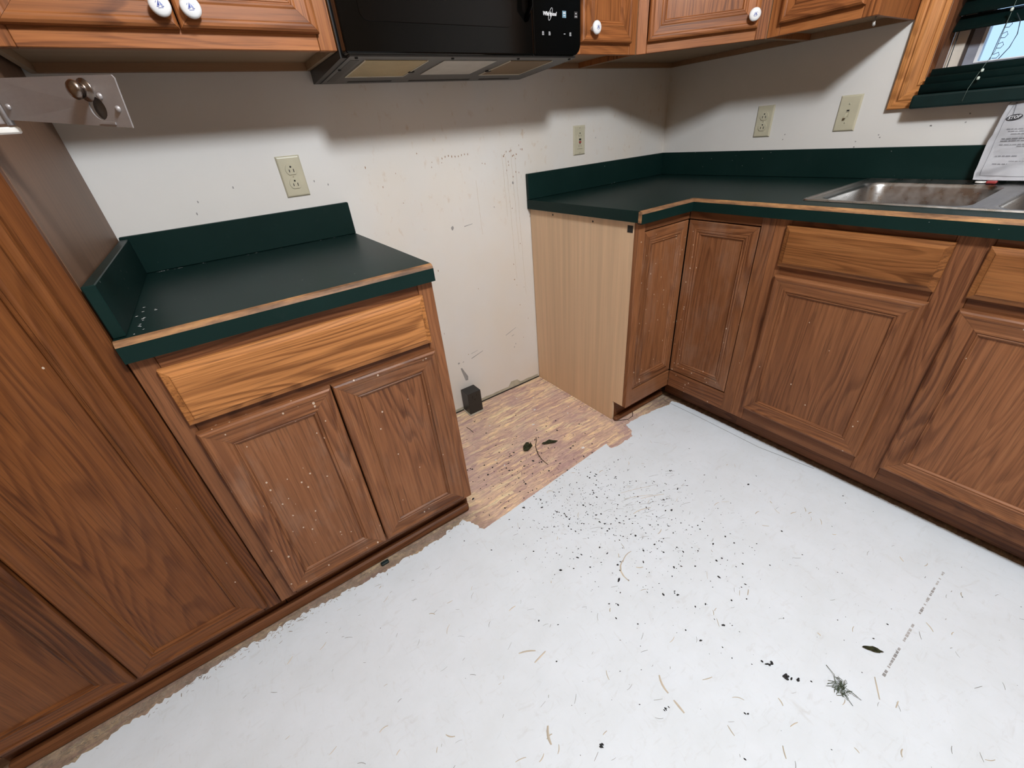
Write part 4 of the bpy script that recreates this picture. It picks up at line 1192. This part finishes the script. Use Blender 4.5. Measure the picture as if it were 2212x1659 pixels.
for lp in (out, hl):
    vs = [bm.verts.new(HP(p[0], p[1], .0016)) for p in lp]; L0.append(vs)
    edges += [bm.edges.new((vs[i], vs[(i + 1) % len(vs)])) for i in range(len(vs))]
bmesh.ops.triangle_fill(bm, edges=edges, use_beauty=True)
fs = list(bm.faces); low = {}
for lp, src in zip(L0, (out, hl)):
    for v, p in zip(lp, src): low[v] = bm.verts.new(HP(p[0], p[1], 0))
for f in fs: bm.faces.new([low[v] for v in reversed(f.verts)])
for lp in L0:
    for i in range(len(lp)): bm.faces.new((lp[i], lp[(i + 1) % len(lp)], low[lp[(i + 1) % len(lp)]], low[lp[i]]))
strap = from_bm('strap', bm, HASP, hp)
bm = bmesh.new(); bm.faces.new([bm.verts.new(HP(0.790 + 0.066 * math.cos(a), 0.36 + 0.25 * math.sin(a), -.004)) for a in [2 * math.pi * k / 20 for k in range(20)]])
ext = bmesh.ops.extrude_face_region(bm, geom=list(bm.faces))
for v in ext['geom']:
    if isinstance(v, bmesh.types.BMVert): v.co = v.co + (HP(.5, .5, -.006) - HP(.5, .5, 0))
from_bm('slot_backing', bm, plain('dull_dark_metal', (.06, .052, .048), .4), hp)
kn = HP(1, 1, .01) - HP(1, 1, 0)
ko = HP(0.752, 0.72, .0016)
lathe('turn_knob', [(.0, .017), (.004, .0168), (.0085, .0150), (.0105, .0120), (.0095, .0080), (.0075, .0060), (.0085, .0030), (.0120, .0012), (.0125, 0)], ko, kn, CHROME, hp, 20)
for a, b in ((0.693, 0.62), (0.846, 0.60), (0.945, 0.36), (0.055, 0.33)):
    lathe('rivet', [(0, .0032), (.0022, .0030), (.0036, .0012), (.0038, 0)], HP(a, b, .0016), kn, HASP, hp, 12)
bm = bmesh.new(); add_box(bm, (0.765, 0.045, .0016), (0.885, 0.095, .0030), lambda p: HP(p.x, p.y, p.z)); from_bm('stop_bead', bm, HASP, hp)

# ------------------------------------------------------------------ ceiling lamp (outside the frame)
cl = empty('ceiling_light', (LX, LY, 2.44), 'round ceiling light outside the frame above the photographer', 'lamp')
lathe('lamp_base', [(0, 0), (.16, 0), (.16, .035), (.14, .05), (0, .05)], (LX, LY, 2.4395), (0, 0, -1), PORC, cl, 32)
added_lamp = empty('ceiling_light', (-2.9, -3.9, 2.44), 'added unlit ceiling light base outside the frame at the far end of the room', 'lamp')  # fixture of an added fill light, kept as an unlit base
lathe('lamp_base', [(0, 0), (.16, 0), (.16, .035), (.14, .05), (0, .05)], (-2.9, -3.9, 2.4395), (0, 0, -1), PORC, added_lamp, 32)

# ------------------------------------------------------------------ litter on the floor
from bisect import bisect
def inside_poly(x, y, poly):
    c = False; j = len(poly) - 1
    for i in range(len(poly)):
        if (poly[i][1] > y) != (poly[j][1] > y) and x < (poly[j][0] - poly[i][0]) * (y - poly[i][1]) / (poly[j][1] - poly[i][1]) + poly[i][0]: c = not c
        j = i
    return c
VP2 = [(p[0], p[1]) for p in vp]
def gz(x, y): return VZ if inside_poly(x, y, VP2) else 0.0
def on_floor(x, y):
    if y > -0.012: return False
    if x > -0.60 and y > -1.95: return False
    if x < -1.70 and y > -0.60: return False
    if x > -0.915 and y > -0.58: return False
    return True
def crumb(bm, x, y, r):
    z = gz(x, y); h = r * random.uniform(.5, 1.0); a0 = random.uniform(0, 6.28); st = random.uniform(1, 1.9)
    ca, sa = math.cos(a0), math.sin(a0)
    b = []
    for k in range(5):
        a = 2 * math.pi * k / 5; u, v = r * st * math.cos(a) * random.uniform(.6, 1.1), r * math.sin(a) * random.uniform(.6, 1.1)
        b.append(bm.verts.new((x + u * ca - v * sa, y + u * sa + v * ca, z + .0002)))
    t_ = bm.verts.new((x + random.uniform(-.3, .3) * r, y + random.uniform(-.3, .3) * r, z + h))
    for k in range(5): bm.faces.new((b[k], b[(k + 1) % 5], t_))
bm = bmesh.new()
def scatter(n, cx, cy, sx, sy, r0, r1):
    for _ in range(n):
        x, y = random.gauss(cx, sx), random.gauss(cy, sy)
        if on_floor(x, y): crumb(bm, x, y, r0 * (r1 / r0) ** (random.random() ** 2.2))
scatter(420, -1.37, -0.82, .13, .09, .0008, .0036)
scatter(330, -1.24, -0.97, .15, .13, .0008, .0034)
scatter(200, -1.28, -1.14, .17, .15, .0008, .0042)
scatter(300, -1.38, -0.53, .14, .10, .0012, .0048)
scatter(110, -1.40, -0.25, .18, .16, .0010, .0036)
scatter(110, -1.45, -1.35, .45, .28, .0006, .0024)
scatter(60, -1.0, -1.45, .30, .35, .0006, .0024)
setp(from_bm('dirt_crumbs', bm, CRUMB), 'scattered black dirt crumbs on the white backing and bare subfloor', 'debris', kind='stuff')
def sliver(bm, x, y, L, w, a, bend=0.0):
    z = gz(x, y) + .0004; d = Vector((math.cos(a), math.sin(a), 0)); n_ = Vector((-d.y, d.x, 0)); pr = None
    for k in range(5):
        t = k / 4 - .5; p = Vector((x, y, z)) + d * L * t + n_ * bend * L * (1 - 4 * t * t); ww = w * (1 - 1.3 * t * t) / 2
        tri = (bm.verts.new(p + n_ * ww), bm.verts.new(p - n_ * ww), bm.verts.new(p + Vector((0, 0, min(w * .5, .0012)))))
        if pr:
            for i in range(3): bm.faces.new((pr[i], pr[(i + 1) % 3], tri[(i + 1) % 3], tri[i]))
        else: bm.faces.new(tri)
        pr = tri
    bm.faces.new(list(reversed(pr)))
bm = bmesh.new()
for _ in range(120):
    x, y = random.uniform(-2.4, -.75), random.uniform(-1.9, -.66)
    if on_floor(x, y): sliver(bm, x, y, random.uniform(.008, .026), random.uniform(.0010, .0030), random.uniform(-.9, 1.4), random.uniform(-.12, .12))
for (x, y, L, w, a, be) in ((-1.44, -1.10, .07, .005, 1.0, .22), (-1.40, -1.07, .05, .003, 0.2, .1), (-1.82, -1.10, .045, .004, -.5, .05), (-1.80, -1.13, .04, .004, .1, 0), (-1.885, -1.27, .035, .006, 1.1, .1), (-1.60, -1.36, .04, .005, 1.2, .1), (-1.61, -1.41, .03, .005, 1.5, 0), (-1.22, -1.66, .05, .003, .5, 0), (-1.18, -.93, .11, .002, -.5, .03), (-1.14, -.96, .09, .0025, -.45, .03), (-1.16, -.90, .12, .0015, -.4, .02), (-1.22, -.98, .07, .003, -.3, .08)):
    sliver(bm, x, y, L, w, a, be)
setp(from_bm('straw_slivers', bm, STRAW), 'tan straw and wood slivers lying on the white floor backing', 'debris', kind='stuff')
bm = bmesh.new()
for _ in range(190):
    x, y = random.uniform(-2.5, -.72), random.uniform(-1.95, -.66)
    if on_floor(x, y): sliver(bm, x, y, random.uniform(.005, .022), random.uniform(.0006, .0014), random.uniform(-.8, .9), random.uniform(-.1, .1))
for _ in range(60): sliver(bm, random.gauss(-1.17, .10), random.gauss(-.96, .07), random.uniform(.01, .04), .0010, random.gauss(-.45, .25), .05)
setp(from_bm('grey_fibres', bm, FIBRE), 'thin grey fibres and scuffs strewn over the white floor backing', 'debris', kind='stuff')
bm = bmesh.new()
for (x, y, r) in ((-1.12, -.24, .006), (-1.13, -.10, .004), (-1.06, -.15, .003), (-1.14, -.60, .009), (-1.20, -.33, .006), (-.98, -.33, .004), (-1.47, -.42, .003), (-1.02, -.37, .004), (-1.36, -.20, .003), (-1.46, -.47, .005), (-1.42, -.70, .004)):
    crumb(bm, x, y, r)
for _ in range(35): crumb(bm, random.uniform(-1.65, -.95), random.uniform(-.6, -.05), random.uniform(.001, .0022))
setp(from_bm('plaster_chips', bm, PALE), 'small white plaster chips on the bare brown subfloor', 'debris', kind='stuff')

chip = box('plastic_chip', (-2.040, -.606, .0006), (-2.014, -.592, .009), plain('dark_teal_plastic', (.008, .02, .02), .5), None, .003, 2)
setp(chip, 'small dark chip at the foot of the left base cabinet', 'debris')
GRIME = plain('brown_grime', (0.27, 0.215, 0.165), 0.9, mottle=0.4)
bm = bmesh.new()
for _ in range(1500):
    x = random.uniform(-2.95, -1.69); y = -.592 - abs(random.gauss(0, .016))
    sliver(bm, x, y, random.uniform(.003, .010), random.uniform(.0006, .0018), random.gauss(.2, .6))
for _ in range(420):
    y = random.uniform(-1.90, -.62); x = -.553 - abs(random.gauss(0, .006))
    sliver(bm, x, y, random.uniform(.003, .009), random.uniform(.0006, .0015), random.gauss(1.6, .5))
for _ in range(160):
    x = random.uniform(-.90, -.58); sliver(bm, x, -.588 - abs(random.gauss(0, .010)), random.uniform(.003, .009), random.uniform(.0006, .0016), random.uniform(0, 3))
for _ in range(120):
    sliver(bm, -.911 - abs(random.gauss(0, .005)), random.uniform(-.56, -.01), random.uniform(.003, .012), random.uniform(.0006, .0015), random.gauss(1.57, .4))
setp(from_bm('grime_fringe', bm, GRIME), 'brown grime and torn fibres along the toes of the base cabinets', 'debris', kind='stuff')

def leaf(name, x, y, L, w, a, label, curl=0.012, seed=0):
    rnd = random.Random(seed); z0 = gz(x, y) + .0015
    d = Vector((math.cos(a), math.sin(a), 0)); n_ = Vector((-d.y, d.x, 0)); bm = bmesh.new(); rows_ = []
    for i in range(9):
        t = i / 8; ww = w * math.sin(math.pi * (0.04 + 0.92 * t)) ** .7 / 2; row = []
        for j in range(5):
            s = j / 2 - 1
            p = Vector((x, y, z0)) + d * (t - .5) * L + n_ * (s * ww * rnd.uniform(.75, 1.15)) + Vector((0, 0, abs(s) * curl * rnd.uniform(.3, 1.0) + curl * .5 * rnd.random() * (1 - abs(s))))
            row.append(bm.verts.new(p))
        rows_.append(row)
    for i in range(8):
        for j in range(4): bm.faces.new((rows_[i][j], rows_[i + 1][j], rows_[i + 1][j + 1], rows_[i][j + 1]))
    bmesh.ops.solidify(bm, geom=list(bm.faces), thickness=.0006)
    return setp(from_bm(name, bm, LEAF), label, 'leaf')
def with_label(o, l, c): return setp(o, l, c)
leaf('dried_leaf', -1.322, -0.446, .056, .042, 0.6, 'crumpled dark green dried leaf on the subfloor, nearer the black receptacle box', .014, 1)
leaf('dried_leaf', -1.228, -0.484, .070, .024, -0.45, 'narrow curled dark green dried leaf on the subfloor, nearer the corner cabinet', .010, 5)
leaf('dried_leaf', -1.134, -1.622, .042, .012, -0.95, 'thin olive dried leaf on the white floor beside the printed dashes', .006, 9)
bm = bmesh.new()
tube_bm(bm, [(-1.250, -.415, .003), (-1.268, -.440, .006), (-1.290, -.462, .003), (-1.312, -.505, .004), (-1.322, -.545, .003), (-1.322, -.585, .002)], .0014, 6)
setp(from_bm('leaf_stalk', bm, STEM, None, True), 'thin curved brown stalk between the two dried leaves on the subfloor', 'stalk')
bm = bmesh.new()
tube_bm(bm, [(-1.452, -.140, .003), (-1.447, -.165, .002), (-1.447, -.195, .002)], .0012, 6)
setp(from_bm('twig', bm, STEM, None, True), 'short dark twig on the subfloor near the left cabinet corner', 'twig')
bm = bmesh.new()
tube_bm(bm, [(-0.905, -.560, .006), (-0.880, -.575, .004), (-0.850, -.592, .003), (-0.815, -.590, .004), (-0.797, -.575, .006), (-.792, -.566, .008)], .0011, 6)
setp(from_bm('wire_scrap', bm, CRUMB, None, True), 'thin black wire scrap at the toe of the corner cabinet', 'wire')
rnd = random.Random(3); bm = bmesh.new()
for k in range(46):
    a = rnd.uniform(0, 6.28); L = rnd.uniform(.008, .024); bx, by = -1.286 + rnd.gauss(0, .006), -1.611 + rnd.gauss(0, .006)
    tube_bm(bm, [(bx, by, VZ + .002), (bx + L * .5 * math.cos(a), by + L * .5 * math.sin(a), VZ + .002 + rnd.uniform(.002, .009)), (bx + L * math.cos(a + .4), by + L * math.sin(a + .4), VZ + .0015)], .0005, 4, False)
tube_bm(bm, [(-1.283, -1.600, VZ + .002), (-1.268, -1.590, VZ + .005), (-1.258, -1.570, VZ + .002)], .0006, 5)
tube_bm(bm, [(-1.292, -1.622, VZ + .002), (-1.298, -1.632, VZ + .003), (-1.302, -1.642, VZ + .001)], .0005, 5)
setp(from_bm('moss_tuft', bm, TUFT, None), 'wispy grey-green tuft of dry moss on the white floor', 'debris')
def clump(name, x, y, r, n, seed, label, el=(1, 1), a=0.0):
    rnd = random.Random(seed); bm = bmesh.new(); ca, sa = math.cos(a), math.sin(a)
    for _ in range(n):
        u, v = rnd.gauss(0, r * .45 * el[0]), rnd.gauss(0, r * .45 * el[1]); q_ = Vector((x + u * ca - v * sa, y + u * sa + v * ca, VZ + r * .20))
        m = Matrix.Translation(q_) @ Matrix.Rotation(rnd.uniform(0, 6), 4, 'Z') @ Matrix.Diagonal((r * rnd.uniform(.25, .55), r * rnd.uniform(.15, .3), r * .2, 1))
        bmesh.ops.create_icosphere(bm, subdivisions=1, radius=1.0, matrix=m)
    return setp(from_bm(name, bm, CRUMB), label, 'debris')
clump('dirt_clump', -1.364, -1.484, .012, 5, 1, 'black dirt clump on the floor, upper left of the pair near the moss tuft', (1.5, .6), -.9)
clump('dirt_clump', -1.357, -1.526, .013, 7, 2, 'ragged black dirt clump on the floor, just below its neighbour near the moss tuft', (1.7, .6), -.9)
clump('dirt_clump', -1.806, -1.357, .009, 4, 3, 'black dirt clump at the bottom edge of the photo', (1.2, .7), .8)
clump('dirt_clump', -1.636, -1.396, .006, 5, 4, 'tiny black dirt clump among tan slivers near the bottom of the photo', (1.3, .8), .2)
clump('dirt_clump', -1.500, -1.510, .006, 3, 5, 'small black wedge of dirt on the floor below the ragged pair', (1.6, .6), -1.0)
clump('dirt_clump', -1.385, -1.240, .007, 6, 6, 'cluster of tiny black grains on the open white floor', (1.0, 1.0), 0.2)
